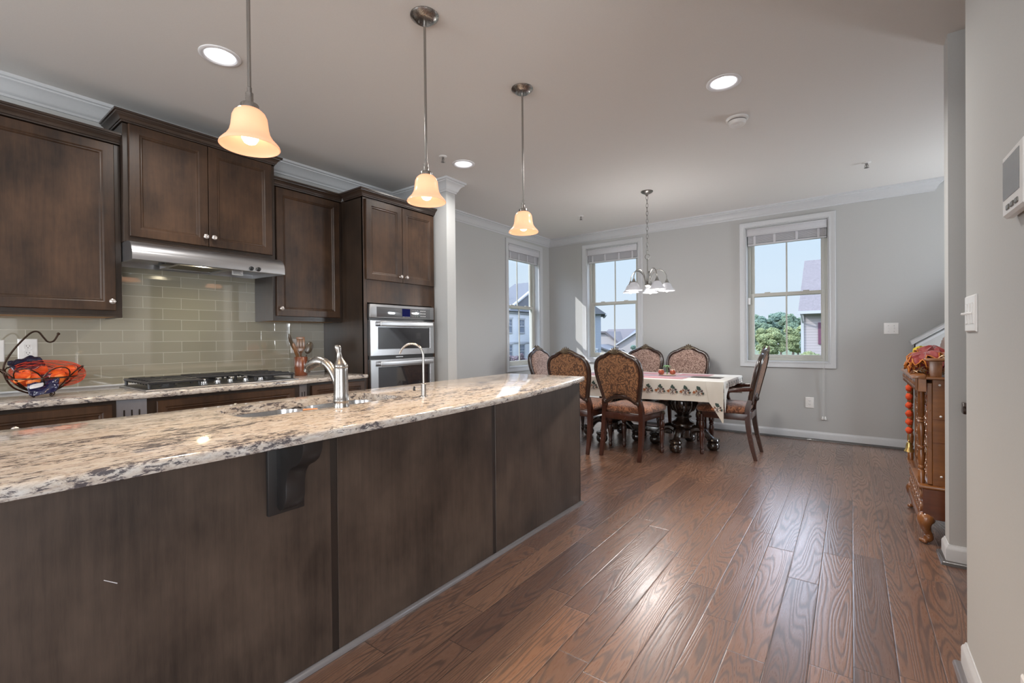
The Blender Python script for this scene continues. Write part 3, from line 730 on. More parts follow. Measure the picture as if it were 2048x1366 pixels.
b = MB(); b.lathe([(0.004, -0.710), (0.007, -0.716), (0.0055, -0.73), (0.0065, -0.85), (0.0085, -0.865), (0.006, -0.875), (0.010, -0.935), (0.018, -0.960), (0.030, -0.975), (0.034, -0.985), (0.028, -0.995), (0.012, -1.005), (0.008, -1.02), (0.003, -1.03)], 20); b.build('stem', M['nickel_dark'], t)
for k in range(5):
    a = 2*PI*k/5 + 0.52; q = Matrix.Rotation(a, 4, 'Z')
    ar = MB(); ar.tube([q @ Vector((r, 0, z)) for r, z in [(x_, z_) for x_, z_ in [(p.x, p.z) for p in spline([(0.020, 0, -0.985), (0.030, 0, -0.93), (0.055, 0, -0.865), (0.105, 0, -0.825), (0.155, 0, -0.835), (0.188, 0, -0.88), (0.196, 0, -0.93)], 7)]]], 0.0048, 8); ar.build('arm', M['nickel_dark'], t)
    T = q @ Matrix.Translation((0.196, 0, 0))
    c_ = MB(); c_.lathe([(0.006, -0.922), (0.010, -0.926), (0.011, -0.936), (0.016, -0.940), (0.017, -0.952), (0.024, -0.957), (0.025, -0.968)], 20, T); c_.build('lamp_cup', M['nickel_dark'], t)
    oo = [(0.022, -0.962), (0.034, -0.968), (0.044, -0.985), (0.054, -1.008), (0.064, -1.026), (0.078, -1.040), (0.084, -1.046)]
    s_ = MB(); s_.lathe(oo + [(0.083, -1.048)] + [(r-0.003, z-0.001) for r, z in oo[::-1]], 32, T, caps=False); s_.build('glass_shade', M['alabaster'], t)
    u = MB(); u.ball(None, (0.023, 0.023, 0.027), 16, 10, T @ Matrix.Translation((0, 0, -1.034))); u.build('bulb', M['bulbw'], t)
d = bpy.data.lights.new('chandelier_light', 'POINT'); o = bpy.data.objects.new('chandelier_light', d); COL.objects.link(o)
d.energy = 31; d.color = (1.0, 0.97, 0.94); d.shadow_soft_size = 0.16; o.location = (-1.722, 4.734, CEIL-1.13)

# ------------------------------------------------------------------ wall plates
def plate(name, label, cat, fn, a, z, wd, ht, group=None):
    t = thing(name, label, cat, fn(a, z, 0), world=True, group=group)
    b = MB()
    rows = []
    for k, (ins, d) in enumerate(((0, 0.0005), (0, 0.003), (0.004, 0.006), (0.010, 0.0065))):
        rows.append([fn(a-wd/2+ins, z-ht/2+ins, d), fn(a+wd/2-ins, z-ht/2+ins, d), fn(a+wd/2-ins, z+ht/2-ins, d), fn(a-wd/2+ins, z+ht/2-ins, d)])
    b.grid(rows, closed_u=True, cap=True); b.build('cover_plate', M['plate'], t, ang=20)
    return t
def bit(b, fn, a0, a1, z0, z1, d0, d1, bev=0.0):
    pts = [fn(a, z, d) for a in (a0, a1) for z in (z0, z1) for d in (d0, d1)]
    lo = [min(p[i] for p in pts) for i in range(3)]; hi = [max(p[i] for p in pts) for i in range(3)]
    b.box(lo[0], hi[0], lo[1], hi[1], lo[2], hi[2], bev, 1)
def receptacle(t, fn, a, z, decora=False):
    for s_ in (-1, 1):
        zc = z + 0.020*s_; b = MB()
        bit(b, fn, a-0.017, a+0.017, zc-0.014, zc+0.014, 0.006, 0.0085, 0.003); r_ = b.build('receptacle', M['plate'], t)
        b = MB()
        bit(b, fn, a-0.0075, a-0.0055, zc-0.001, zc+0.008, 0.008, 0.009); bit(b, fn, a+0.0055, a+0.0075, zc-0.001, zc+0.007, 0.008, 0.009)
        bit(b, fn, a-0.002, a+0.002, zc-0.009, zc-0.005, 0.008, 0.009)
        b.build('slots', M['slot'], r_, smooth=False)
fk = lambda a, z, d: (KX+0.008+d, a, z)
t = plate('wall_outlet', 'white double outlet plate on the tile behind the fruit bowl', 'outlet', fk, 0.475, 1.140, 0.082, 0.130); receptacle(t, fk, 0.475, 1.140)
b = MB(); bit(b, fk, 0.462, 0.473, 1.137, 1.143, 0.006, 0.0085, 0.001); bit(b, fk, 0.477, 0.488, 1.137, 1.143, 0.006, 0.0085, 0.001); b.build('reset_button', M['plate'], t)
plate('wall_plate', 'white wall plate cut off at the left edge, on the tile beside the outlet', 'wall plate', fk, 0.345, 1.137, 0.075, 0.125)
t = plate('wall_outlet', 'white outlet plate on the tile behind the wooden spoons', 'outlet', fk, 2.085, 1.132, 0.078, 0.122); receptacle(t, fk, 2.085, 1.132)
t = plate('wall_outlet', 'white outlet plate low on the grey back wall below the right window', 'outlet', fb, -0.384, 0.420, 0.080, 0.122); receptacle(t, fb, -0.384, 0.420)
t = plate('light_switch', 'white double toggle switch plate on the back wall right of the window', 'light switch', fb, 0.330, 1.241, 0.120, 0.118)
for s_ in (-1, 1):
    b = MB(); bit(b, fb, 0.330+0.023*s_-0.005, 0.330+0.023*s_+0.005, 1.236, 1.256, 0.006, 0.014, 0.002); b.build('toggle', M['plate'], t)
    for dz in (-0.03, 0.03):
        b = MB(); bit(b, fb, 0.330+0.023*s_-0.003, 0.330+0.023*s_+0.003, 1.241+dz-0.003, 1.241+dz+0.003, 0.006, 0.0075); b.build('screw', M['nickel'], t)
fn_ = lambda a, z, d: (0.32-d, a, z)
t = plate('light_switch', 'white triple switch plate on the near right wall', 'light switch', fn_, 2.122, 1.246, 0.165, 0.120)
for k in range(3):
    a = 2.122+0.046*(k-1)
    b = MB(); bit(b, fn_, a-0.0165, a+0.0165, 1.246-0.034, 1.246+0.034, 0.006, 0.0085, 0.002); r_ = b.build('rocker_frame', M['plate'], t)
    b = MB(); bit(b, fn_, a-0.005, a+0.005, 1.243, 1.250, 0.008, 0.021, 0.002); b.build('toggle', M['plate'], r_)
t = plate('wall_outlet', 'white outlet plate cut off at the bottom right corner, on the near wall', 'outlet', fn_, 1.525, 0.325, 0.075, 0.118); receptacle(t, fn_, 1.525, 0.325)
t = thing('thermostat', 'white thermostat with a grey screen, cut off at the right edge', 'thermostat', fn_(1.54, 1.53, 0), world=True)
b = MB(); bit(b, fn_, 1.44, 1.612, 1.456, 1.606, 0.001, 0.024, 0.006); b.build('housing', M['plate'], t)
b = MB(); bit(b, fn_, 1.47, 1.602, 1.498, 1.590, 0.0235, 0.0250, 0.0); b.build('screen', M['lcd'], t, smooth=False)
for k in range(3):
    b = MB(); bit(b, fn_, 1.56-0.035*k-0.012, 1.56-0.035*k+0.012, 1.470, 1.482, 0.0235, 0.0265, 0.002); b.build('button', M['nickel_dark'], t)
# handrail of the hall stair, its end showing past the near wall
t = thing('handrail', 'end of a dark wooden handrail poking out past the near right wall', 'handrail', (0.45, 3.15, 0.82), world=True)
b = MB(); b.prism([(3.120, 0.785), (3.170, 0.785), (3.176, 0.800), (3.168, 0.815), (3.176, 0.826), (3.164, 0.840), (3.126, 0.840), (3.114, 0.826), (3.122, 0.815), (3.114, 0.800)], 'x', 0.438, 1.2, 0.004); b.build('rail', M['handrail'], t)
for x in (0.62, 1.1):
    b = MB(); b.tube([(x, 3.145, 0.786), (x, 3.16, 0.760), (x, 3.2145, 0.752)], 0.006, 8); b.build('bracket', M['nickel_dark'], t)

# ================================================================== KITCHEN WALL
# backsplash tile
b = MB(); b.box(KX+0.0005, KX+0.008, -3.9, 2.358, 0.86, 1.72); struct(b.build('trim_backsplash', M['tile'], smooth=False))

def ringdoor(b, y0, y1, z0, z1, x, th=0.019, rail=0.055):
    """framed door facing +X with a bead and a recessed flat panel"""
    R = [(0.0, 0.0), (0.0, th-0.003), (0.003, th), (rail-0.004, th), (rail, th-0.002), (rail+0.004, th-0.006), (rail+0.009, th-0.005), (rail+0.012, th-0.007), (rail+0.016, th-0.011), (rail+0.022, th-0.012)]
    rows = [[(x+d, y0+i, z0+i), (x+d, y1-i, z0+i), (x+d, y1-i, z1-i), (x+d, y0+i, z1-i)] for i, d in R]
    b.grid(rows, closed_u=True, cap=True)
def door(parent, y0, y1, z0, z1, x, knob=None, name='door', rail=0.055):
    b = MB(); ringdoor(b, y0, y1, z0, z1, x, rail=rail)
    d = b.build(name, M['cab'], parent, ang=22)
    if knob:
        b = MB(); q = Matrix.Translation((x+0.019, knob[0], knob[1])) @ Matrix.Rotation(PI/2, 4, 'Y')
        b.lathe([(0.009, 0.0), (0.007, 0.003), (0.0055, 0.008), (0.007, 0.013), (0.014, 0.017), (0.0165, 0.022), (0.015, 0.027), (0.009, 0.030), (0.0, 0.031)], 20, q)
        b.build('knob', M['knob'], d)
    return d
CC = [(0, 0), (0.0, 0.006), (0.006, 0.008), (0.007, 0.016), (0.012, 0.018), (0.016, 0.028), (0.026, 0.042), (0.036, 0.048), (0.038, 0.054), (0.046, 0.056), (0.046, 0.068), (0.0, 0.068)]
def carcass(b, x1, y0, y1, z0, z1, x0=None, frame=True):
    x0 = KX+0.009 if x0 is None else x0
    b.box(x0, x1, y0, y1, z0, z1, 0.0015, 1)
# left wall cabinet
XL = -3.60
t = thing('wall_cabinet', 'dark wood wall cabinet at the left edge, with a single broad door', 'wall cabinet', (KX+0.2, 0.38, 1.335), world=True, group='dark wood wall cabinets')
b = MB(); carcass(b, XL, -0.10, 0.845, 1.345, 2.39); b.box(KX+0.009, XL, 0.825, 0.845, 1.330, 1.346); b.box(XL-0.02, XL, -0.10, 0.825, 1.3345, 1.3455); b.build('body', M['cab_side'], t, smooth=False)
b = MB(); b.box(KX+0.012, XL-0.021, -0.09, 0.824, 1.335, 1.3448); b.build('underside', M['raw'], t, smooth=False)
door(t, -0.06, 0.812, 1.372, 2.375, XL, (0.790, 1.425))
b = MB(); b.sweep([(XL, -0.10), (XL, 0.843)], CC, 2.378); b.build('crown', M['cab_y'], t, ang=28)
# cabinet over the hood: taller and deeper
XM = -3.55
t = thing('wall_cabinet', 'tall double door dark wood wall cabinet above the range hood', 'wall cabinet', (KX+0.2, 1.3, 1.80), world=True, group='dark wood wall cabinets')
b = MB(); carcass(b, XM, 0.8455, 1.7565, 1.792, 2.53); b.build('body', M['cab_side'], t, smooth=False)
door(t, 0.872, 1.298, 1.828, 2.512, XM, (1.276, 1.890)); door(t, 1.302, 1.730, 1.828, 2.512, XM, (1.325, 1.890))
b = MB(); b.sweep([(KX+0.06, 0.8455), (XM, 0.8455), (XM, 1.7565), (KX+0.06, 1.7565)], CC, 2.512); b.build('crown', M['cab_y'], t, ang=28)
# right wall cabinet
t = thing('wall_cabinet', 'single door dark wood wall cabinet between range hood and oven cabinet', 'wall cabinet', (KX+0.2, 2.05, 1.335), world=True, group='dark wood wall cabinets')
b = MB(); carcass(b, XL, 1.7572, 2.3585, 1.350, 2.39); b.box(KX+0.009, XL, 1.7572, 1.775, 1.335, 1.351); b.box(KX+0.009, XL, 2.3405, 2.3585, 1.335, 1.351); b.box(XL-0.02, XL, 1.775, 2.3405, 1.335, 1.3505); b.build('body', M['cab_side'], t, smooth=False)
b = MB(); b.box(KX+0.012, XL-0.021, 1.776, 2.3395, 1.336, 1.3498); b.build('underside', M['raw'], t, smooth=False)
door(t, 1.785, 2.330, 1.372, 2.375, XL, (1.812, 1.430))
b = MB(); b.sweep([(XL, 1.7572), (XL, 2.3575)], CC, 2.378); b.build('crown', M['cab_y'], t, ang=28)
# tall oven cabinet
XT = -3.29; TY0, TY1 = 2.359, 3.172
t = thing('oven_cabinet', 'tall dark wood cabinet that houses the double oven', 'cabinet', (KX+0.3, 2.77, 0), world=True)
b = MB()
b.box(KX+0.009, XT-0.001, TY0, TY0+0.02, 0.0, 2.39); b.box(KX+0.009, XT-0.001, TY1-0.02, TY1, 0.0, 2.39)
b.box(KX+0.009, KX+0.02, TY0+0.02, TY1-0.02, 0.0, 2.39); b.box(KX+0.02, XT-0.02, TY0+0.02, TY1-0.02, 1.64, 2.39)
b.build('body', M['cab_side'], t, smooth=False)
b = MB(); b.box(XT-0.02, XT, TY0, TY0+0.034, 0.1, 2.39, 0.001, 1); b.box(XT-0.02, XT, TY1-0.034, TY1, 0.1, 2.39, 0.001, 1); b.box(XT-0.02, XT, TY0+0.034, TY1-0.034, 1.495, 2.39); b.box(XT-0.02, XT, TY0+0.034, TY1-0.034, 0.1, 0.36)
b.build('face_frame', M['cab'], t, smooth=False)
ym = (TY0+TY1)/2
door(t, TY0+0.022, ym-0.002, 1.690, 2.368, XT, (ym-0.030, 1.742)); door(t, ym+0.002, TY1-0.016, 1.690, 2.368, XT, (ym+0.034, 1.742))
door(t, TY0+0.022, TY1-0.016, 0.12, 0.35, XT, (ym, 0.235), 'drawer_front', 0.045)
b = MB(); b.sweep([(XL+0.05, TY0), (XT, TY0), (XT, TY1), (XT-0.06, TY1)], CC, 2.378); b.build('crown', M['cab_y'], t, ang=28)
# ovens
OY0, OY1 = TY0+0.036, TY1-0.036
t = thing('double_wall_oven', 'stainless double wall oven set in the tall dark cabinet', 'oven', (XT, ym, 0.37), world=True)
def fx(b, y0, y1, z0, z1, d0, d1, bev=0.002): b.box(XT+d0, XT+d1, y0, y1, z0, z1, bev, 2)
b = MB(); fx(b, OY0, OY1, 0.37, 1.485, -0.5, 0.0, 0); b.build('body', M['black'], t, smooth=False)
b = MB(); fx(b, OY0+0.002, OY1-0.002, 1.365, 1.484, 0.0005, 0.032, 0.006); cp = b.build('control_panel', M['steel'], t)
b = MB(); fx(b, OY0+0.070, OY1-0.055, 1.374, 1.462, 0.030, 0.0335, 0.001); gp = b.build('control_glass', M['greyglass'], cp)
b = MB(); fx(b, OY0+0.345, OY0+0.438, 1.383, 1.455, 0.0330, 0.0345, 0); b.build('display', M['display'], cp, smooth=False)
b = MB()
for k in range(5): fx(b, OY0+0.352+0.018*k, OY0+0.360+0.018*k, 1.380, 1.384, 0.0340, 0.0352, 0)
for k in range(3):
    for j in range(4): fx(b, OY0+0.470+0.026*k, OY0+0.476+0.026*k, 1.388+0.018*j, 1.391+0.018*j, 0.0330, 0.0340, 0)
for k in range(3):
    for j in range(3): fx(b, OY0+0.565+0.024*k, OY0+0.577+0.024*k, 1.390+0.024*j, 1.398+0.024*j, 0.0330, 0.0340, 0)
b.build('printed_keys', M['sticker'], cp, smooth=False)
def oven_door(z0, z1, hz):
    d0, d1 = 0.0005, 0.036; w0, w1 = OY0+0.078, OY1-0.062
    b = MB()
    zt = hz-0.028
    rows = []
    for ins, d in ((0, d0), (0, d1-0.004), (0.004, d1)): rows.append([(XT+d, OY0+0.002+ins, z0+ins), (XT+d, OY1-0.002-ins, z0+ins), (XT+d, OY1-0.002-ins, z1-ins), (XT+d, OY0+0.002+ins, z1-ins)])
    rows.append([(XT+d1, w0, z0+0.055), (XT+d1, w1, z0+0.055), (XT+d1, w1, zt), (XT+d1, w0, zt)])
    rows.append([(XT+d1-0.004, w0+0.002, z0+0.057), (XT+d1-0.004, w1-0.002, z0+0.057), (XT+d1-0.004, w1-0.002, zt-0.002), (XT+d1-0.004, w0+0.002, zt-0.002)])
    b.grid(rows, closed_u=True, cap=True)
    dr = b.build('oven_door', M['steel_v'], t, ang=20)
    b = MB(); fx(b, w0+0.002, w1-0.002, z0+0.058, zt-0.003, d1-0.0038, d1-0.0015, 0); g = b.build('door_glass', M['blackglass'], dr, smooth=False)
    b = MB(); b.box(XT+d1+0.030, XT+d1+0.046, w0-0.002, w1+0.002, hz-0.022, hz+0.022, 0.006, 3)
    for y in (w0+0.01, w1-0.01): b.box(XT+d1-0.002, XT+d1+0.032, y-0.008, y+0.008, hz-0.012, hz+0.012, 0.003, 2)
    b.build('handle', M['steel'], dr)
    return dr
oven_door(1.040, 1.345, 1.316)
oven_door(0.380, 1.008, 0.972)
b = MB(); fx(b, OY0+0.004, OY1-0.004, 1.346, 1.364, 0.0005, 0.012, 0); fx(b, OY0+0.004, OY1-0.004, 1.010, 1.039, 0.0005, 0.016, 0); b.build('vent_strip', M['black'], t, smooth=False)
b = MB(); fx(b, OY0+0.28, OY0+0.36, 1.019, 1.029, 0.016, 0.022, 0.001); b.build('door_latch', M['steel'], t)

# range hood
t = thing('range_hood', 'stainless under cabinet range hood over the cooktop', 'range hood', (KX+0.25, 1.3, 1.67), world=True)
hy0, hy1 = 0.848, 1.7545
prof = [(KX+0.010, 1.680), (-3.408, 1.668), (-3.402, 1.672), (-3.402, 1.712), (-3.405, 1.718)] + [(-3.50 + 0.095*math.cos(math.radians(a)), 1.712 + 0.078*math.sin(math.radians(a))) for a in range(8, 91, 8)] + [(-3.515, 1.7905), (KX+0.010, 1.7905)]
b = MB(); n = len(prof)
A = [b.bm.verts.new((x, hy0, z)) for x, z in prof]; B = [b.bm.verts.new((x, hy1, z)) for x, z in prof]
for i in range(1, n-1): b.bm.faces.new([A[i], A[i+1], B[i+1], B[i]])
b.bm.faces.new(A); b.bm.faces.new(B[::-1])
# recessed underside
u0 = [b.bm.verts.new((x, y, z)) for x, y, z in ((KX+0.010, hy0+0.012, 1.681), (-3.418, hy0+0.012, 1.669), (-3.418, hy1-0.012, 1.669), (KX+0.010, hy1-0.012, 1.681))]
u1 = [b.bm.verts.new((v.co.x, v.co.y, 1.712)) for v in u0]
b.bm.faces.new([A[1], u0[1], u0[0], A[0]]); b.bm.faces.new([A[1], B[1], u0[2], u0[1]]); b.bm.faces.new([B[1], B[0], u0[3], u0[2]])
for i in range(4): b.bm.faces.new([u0[i], u0[(i+1) % 4], u1[(i+1) % 4], u1[i]])
b.bm.faces.new(u1)
b.build('shell', M['steel'], t, ang=30)
b = MB(); b.box(-3.82, -3.555, 1.125, 1.415, 1.690, 1.7118, 0.003, 1); fl = b.build('grease_filter', M['filter'], t)
b = MB()
for (p, q, r, s_) in ((-3.835, -3.54, 1.105, 1.126), (-3.835, -3.54, 1.414, 1.435), (-3.835, -3.82, 1.126, 1.414), (-3.555, -3.54, 1.126, 1.414)): b.box(p, q, r, s_, 1.680, 1.7118, 0.002, 1)
b.build('filter_frame', M['steel'], fl)
b = MB(); b.box(-3.535, -3.50, 1.15, 1.40, 1.700, 1.7118, 0.002, 1); b.build('lamp_lens', M['hoodlamp'], t, smooth=False)
b = MB(); b.box(-3.62, -3.50, 1.035, 1.090, 1.672, 1.7118, 0.008, 2); b.build('lamp_housing', M['black'], t)
for y in (1.515, 1.563):
    q = Matrix.Translation((-3.402, y, 1.690)) @ Matrix.Rotation(PI/2, 4, 'Y')
    b = MB(); b.lathe([(0.0155, 0.0), (0.0155, 0.004), (0.012, 0.006), (0.011, 0.018), (0.0, 0.019)], 20, q); b.box(-3.384, -3.380, y-0.0025, y+0.0025, 1.680, 1.700); b.build('control_knob', M['black'], t)
b = MB(); b.box(-3.603, -3.600, 1.47, 1.545, 1.660, 1.7118); st = b.build('warning_sticker', M['sticker'], t, smooth=False)
b = MB()
for k in range(6): b.box(-3.6002, -3.5995, 1.478+(0.012 if k > 3 else 0), 1.538-0.006*(k % 3), 1.666+0.0068*k, 1.6685+0.0068*k)
b.build('small_print', M['text'], st, smooth=False)
dl = bpy.data.lights.new('hood_light', 'AREA'); o = bpy.data.objects.new('hood_light', dl); COL.objects.link(o)
dl.shape = 'RECTANGLE'; dl.size = 0.12; dl.size_y = 0.04; dl.energy = 3.0; dl.color = (1.0, 0.86, 0.58); o.location = (-3.52, 1.275, 1.697)

# base cabinets
KZ = 0.893
def base(y0, y1, x, label, drawers):
    t = thing('base_cabinet', label, 'base cabinet', (KX+0.3, (y0+y1)/2, 0), world=True, group='dark wood base cabinets under the wall counter')
    b = MB(); b.box(KX+0.009, x, y0, y1, 0.10, KZ-0.0345, 0.001, 1); b.box(KX+0.009, x-0.07, y0, y1, 0.0, 0.10); b.build('body', M['cab_side'], t, smooth=False)
    for d0, d1 in drawers:
        w = d1-d0
        dr = door(t, d0, d1, 0.690, 0.838, x, (d0+w/2, 0.764), 'drawer_front', 0.040)
        n = 2 if w > 0.5 else 1
        for k in range(n): door(t, d0+w*k/n+(0.002 if k else 0), d0+w*(k+1)/n-(0.002 if k < n-1 else 0), 0.125, 0.678, x, (d0+w/2+(0.03 if k else -0.03), 0.62))
    return t
t = base(-0.80, 0.735, -3.275, 'dark wood base cabinet below the fruit bowl', [(-0.78, -0.04), (-0.02, 0.715)])
t = base(0.862, 1.762, -3.235, 'dark wood base cabinet below the gas cooktop', [(0.905, 1.720)])
for (y0, y1) in ((0.7355, 0.8615), (1.7625, 1.842)):
    f = thing('fluted_filler', 'fluted filler post, its reflections painted in grey, %s' % ('left of the cooktop drawer, with three grooves' if y0 < 1 else 'right of the cooktop drawer, narrow'), 'filler post', (-3.26, (y0+y1)/2, 0), world=True)
    n = 3 if y1-y0 > 0.1 else 2
    pts = [(-3.235, y1), (KX+0.05, y1), (KX+0.05, y0), (-3.275 if y0 < 1 else -3.235, y0)] if y0 < 1 else [(-3.275, y1), (KX+0.05, y1), (KX+0.05, y0), (-3.235, y0)]
    b = MB(); b.prism(pts, 'z', 0.0, KZ-0.0345); b.build('post', M['sheen_fl'], f, smooth=False)
    b = MB()
    for k in range(n):
        yy = y0+(y1-y0)*(k+1)/(n+1); fr = (yy-y0)/(y1-y0); xx = -3.275+0.040*fr if y0 < 1 else -3.235-0.040*fr
        b.box(xx-0.002, xx+0.0018, yy-0.0035, yy+0.0035, 0.12, 0.800)
    b.build('groove', M['cab_dark'], f, smooth=False)
t = base(1.8425, 2.3575, -3.275, 'small dark wood base cabinet beside the oven cabinet', [(1.875, 2.335)])

# stone worktops with eased edge
def offset_poly(P, d):
    n = len(P); out = []
    for i in range(n):
        a, b_, c = Vector(P[i-1]), Vector(P[i]), Vector(P[(i+1) % n])
        e0, e1 = (b_-a).normalized(), (c-b_).normalized()
        n0, n1 = Vector((-e0.y, e0.x)), Vector((-e1.y, e1.x)); m_ = n0+n1
        m_ = m_/max(0.35, m_.dot(n0)) if m_.length > 1e-6 else n0
        out.append((b_.x+m_.x*d, b_.y+m_.y*d))
    return out
def slab(name, P, z0, z1, mat, holes=(), r=0.011, parent=None):
    """P counter-clockwise outline; rounded top and bottom arris; holes are outlines too"""
    b = MB(); bm = b.bm
    prof = [(r, z0)] + [(r-r*math.sin(math.radians(a)), z0+r-r*math.cos(math.radians(a))) for a in (45, 90)] + [(r-r*math.cos(math.radians(a)), z1-r+r*math.sin(math.radians(a))) for a in (0, 30, 60, 90)]
    rows = b.grid([[(x, y, z) for x, y in offset_poly(P, ins)] for ins, z in prof], closed_u=True)
    ht = [[bm.verts.new((x, y, z1)) for x, y in h] for h in holes]; hb = [[bm.verts.new((x, y, z0)) for x, y in h] for h in holes]
    for ring, hl in ((rows[-1], ht), (rows[0], hb)):
        es = []
        for lp in [ring] + hl:
            for i in range(len(lp)):
                e_ = bm.edges.get((lp[i], lp[(i+1) % len(lp)])) or bm.edges.new((lp[i], lp[(i+1) % len(lp)])); es.append(e_)
        bmesh.ops.triangle_fill(bm, use_beauty=True, use_dissolve=False, edges=es)
    for a_, b_ in zip(ht, hb):
        for i in range(len(a_)): bm.faces.new([a_[i], a_[(i+1) % len(a_)], b_[(i+1) % len(a_)], b_[i]])
    return b.build(name, mat, parent, ang=40)
kp = [(KX+0.0085, 2.357), (KX+0.0085, -0.80), (-3.238, -0.80), (-3.238, 0.72), (-3.232, 0.76), (-3.202, 0.85), (-3.196, 0.885), (-3.196, 1.745), (-3.202, 1.775), (-3.232, 1.852), (-3.238, 1.885), (-3.238, 2.357)]
o = slab('worktop', kp, KZ-0.034, KZ, M['granite']); tag(o, 'cream granite worktop along the tiled wall, under the cooktop', 'worktop')
b = MB(); b.box(KX+0.0085, KX+0.022, -0.80, 2.357, KZ, KZ+0.012, 0.003, 1); o = b.build('trim_counter', M['trim']); struct(o)

# gas cooktop
t = thing('gas_cooktop', 'black gas cooktop with cast iron grates under the range hood', 'cooktop', (-3.5, 1.35, KZ), world=True)
cy0, cy1, cx0, cx1 = 0.865, 1.775, -3.79, -3.262
b = MB(); b.box(cx0, cx1, cy0, cy1, KZ+0.0002, KZ+0.008, 0.003, 2); b.build('base_plate', M['steel'], t)
b = MB(); b.box(cx0+0.02, cx1-0.02, cy0+0.02, cy1-0.02, KZ+0.0078, KZ+0.011, 0.001, 1); b.build('burner_tray', M['black'], t)
burn = [(-3.64, 1.02, .045), (-3.42, 1.02, .036), (-3.66, 1.32, .055), (-3.64, 1.62, .036), (-3.42, 1.62, .045)]
for x, y, r in burn:
    b = MB(); b.lathe([(r*1.25, KZ+0.0108), (r*1.25, KZ+0.016), (r, KZ+0.018), (r, KZ+0.027), (r*0.92, KZ+0.031), (0.0, KZ+0.031)], 24, Matrix.Translation((x, y, 0))); b.build('burner', M['iron'], t)
for ga, gb in ((0.880, 1.165), (1.17, 1.47), (1.475, 1.760)):
    b = MB(); x0, x1 = cx0+0.03, (cx1-0.03 if ga != 1.17 else -3.52); zz = KZ+0.045
    # rim
    b.tube([(x0, ga+0.01, zz), (x1, ga+0.01, zz), (x1, gb-0.01, zz), (x0, gb-0.01, zz)], 0.0085, 8, closed=True)
    nb = 9
    for k in range(1, nb):
        x = x0+(x1-x0)*k/nb
        b.tube([(x, ga+0.008, zz-0.012), (x, ga+0.02, zz+0.008), (x, ga+0.10, zz+0.008)] if k % 2 else [(x, ga+0.008, zz-0.012), (x, ga+0.02, zz+0.008), (x, gb-0.02, zz+0.008), (x, gb-0.008, zz-0.012)], 0.0062, 6)
    b.tube([(x0+0.02, (ga+gb)/2, zz+0.006), (x1-0.02, (ga+gb)/2, zz+0.006)], 0.007, 6)
    for fx_, fy_ in ((x0+0.012, ga+0.014), (x1-0.012, ga+0.014), (x0+0.012, gb-0.014), (x1-0.012, gb-0.014)): b.lathe([(0.010, zz), (0.008, KZ+0.0108)], 10, Matrix.Translation((fx_, fy_, 0)))
    b.build('grate', M['iron'], t)
for k, (x, y) in enumerate(((-3.315, 1.172), (-3.370, 1.262), (-3.425, 1.350), (-3.372, 1.432), (-3.315, 1.512))):
    x = -3.335 - (0.05 if k == 2 else 0.025 if k in (1, 3) else 0.0); y = 1.185+0.088*k
    b = MB(); b.lathe([(0.021, KZ+0.0108), (0.021, KZ+0.016), (0.018, KZ+0.018), (0.017, KZ+0.030), (0.0, KZ+0.031)], 24, Matrix.Translation((x, y, 0)))
    b.box(x-0.017, x+0.017, y-0.0045, y+0.0045, KZ+0.029, KZ+0.047, 0.002, 2); b.build('knob', M['steel_v'], t)

# ------------------------------------------------------------------ fruit basket with netted oranges
bc = Vector((-3.50, 0.482, KZ))
t = thing('fruit_basket', 'bronze wire fruit basket with a banana hook, on the left worktop', 'basket', bc)
def loop(cx, cy, cz, rx, rz, ang, tilt, n=22):
    q = Matrix.Translation((cx, cy, cz)) @ Matrix.Rotation(ang, 4, 'Z') @ Matrix.Rotation(tilt, 4, 'Y')
    return [q @ Vector((0, rx*math.cos(2*PI*k/n), rz*math.sin(2*PI*k/n))) for k in range(n)]
def bowl(r, a): return Vector((r*math.cos(a), r*math.sin(a), 0.018 + 0.085*(r/0.132)**2.1))
b = MB()
b.tube([bowl(0.050, 2*PI*k/28) for k in range(28)], 0.0035, 6, closed=True)
b.tube([bowl(0.132, 2*PI*k/36) for k in range(36)], 0.0038, 6, closed=True)
for k in range(7):
    a = 2*PI*k/7+0.3
    pts = [bowl(max(0.02, 0.094+0.068*math.cos(u)), a+0.52*math.sin(u)*1.0) + Vector((0, 0, 0.010*max(0, math.cos(u)))) for u in [2*PI*j/26 for j in range(26)]]
    b.tube(pts, 0.0032, 6, closed=True)
b.build('wire_bowl', M['bronze'], t)
b = MB(); b.tube(spline([(0.0, -0.05, 0.020), (0.0, -0.108, 0.055), (0.0, -0.138, 0.115), (0.0, -0.140, 0.175), (0.0, -0.110, 0.245), (0.0, -0.068, 0.310), (0.0, -0.038, 0.344), (0.0, -0.014, 0.346), (0.0, 0.006, 0.315), (0.0, 0.022, 0.293), (0.0, 0.044, 0.297), (0.0, 0.062, 0.333)], 6), 0.0042, 8); b.ball((0, 0.063, 0.336), 0.0075, 12, 8); b.build('banana_hook', M['bronze'], t)
for a in (0.5, 2.2, 3.9, 5.4):
    b = MB(); c = Vector((0.052*math.cos(a), 0.052*math.sin(a), 0.010)); b.tube([c+Vector((0.009*math.cos(u)*math.cos(a), 0.009*math.cos(u)*math.sin(a), 0.0075*math.sin(u))) for u in [2*PI*j/12 for j in range(12)]], 0.0030, 6, closed=True); b.build('foot', M['bronze'], t)
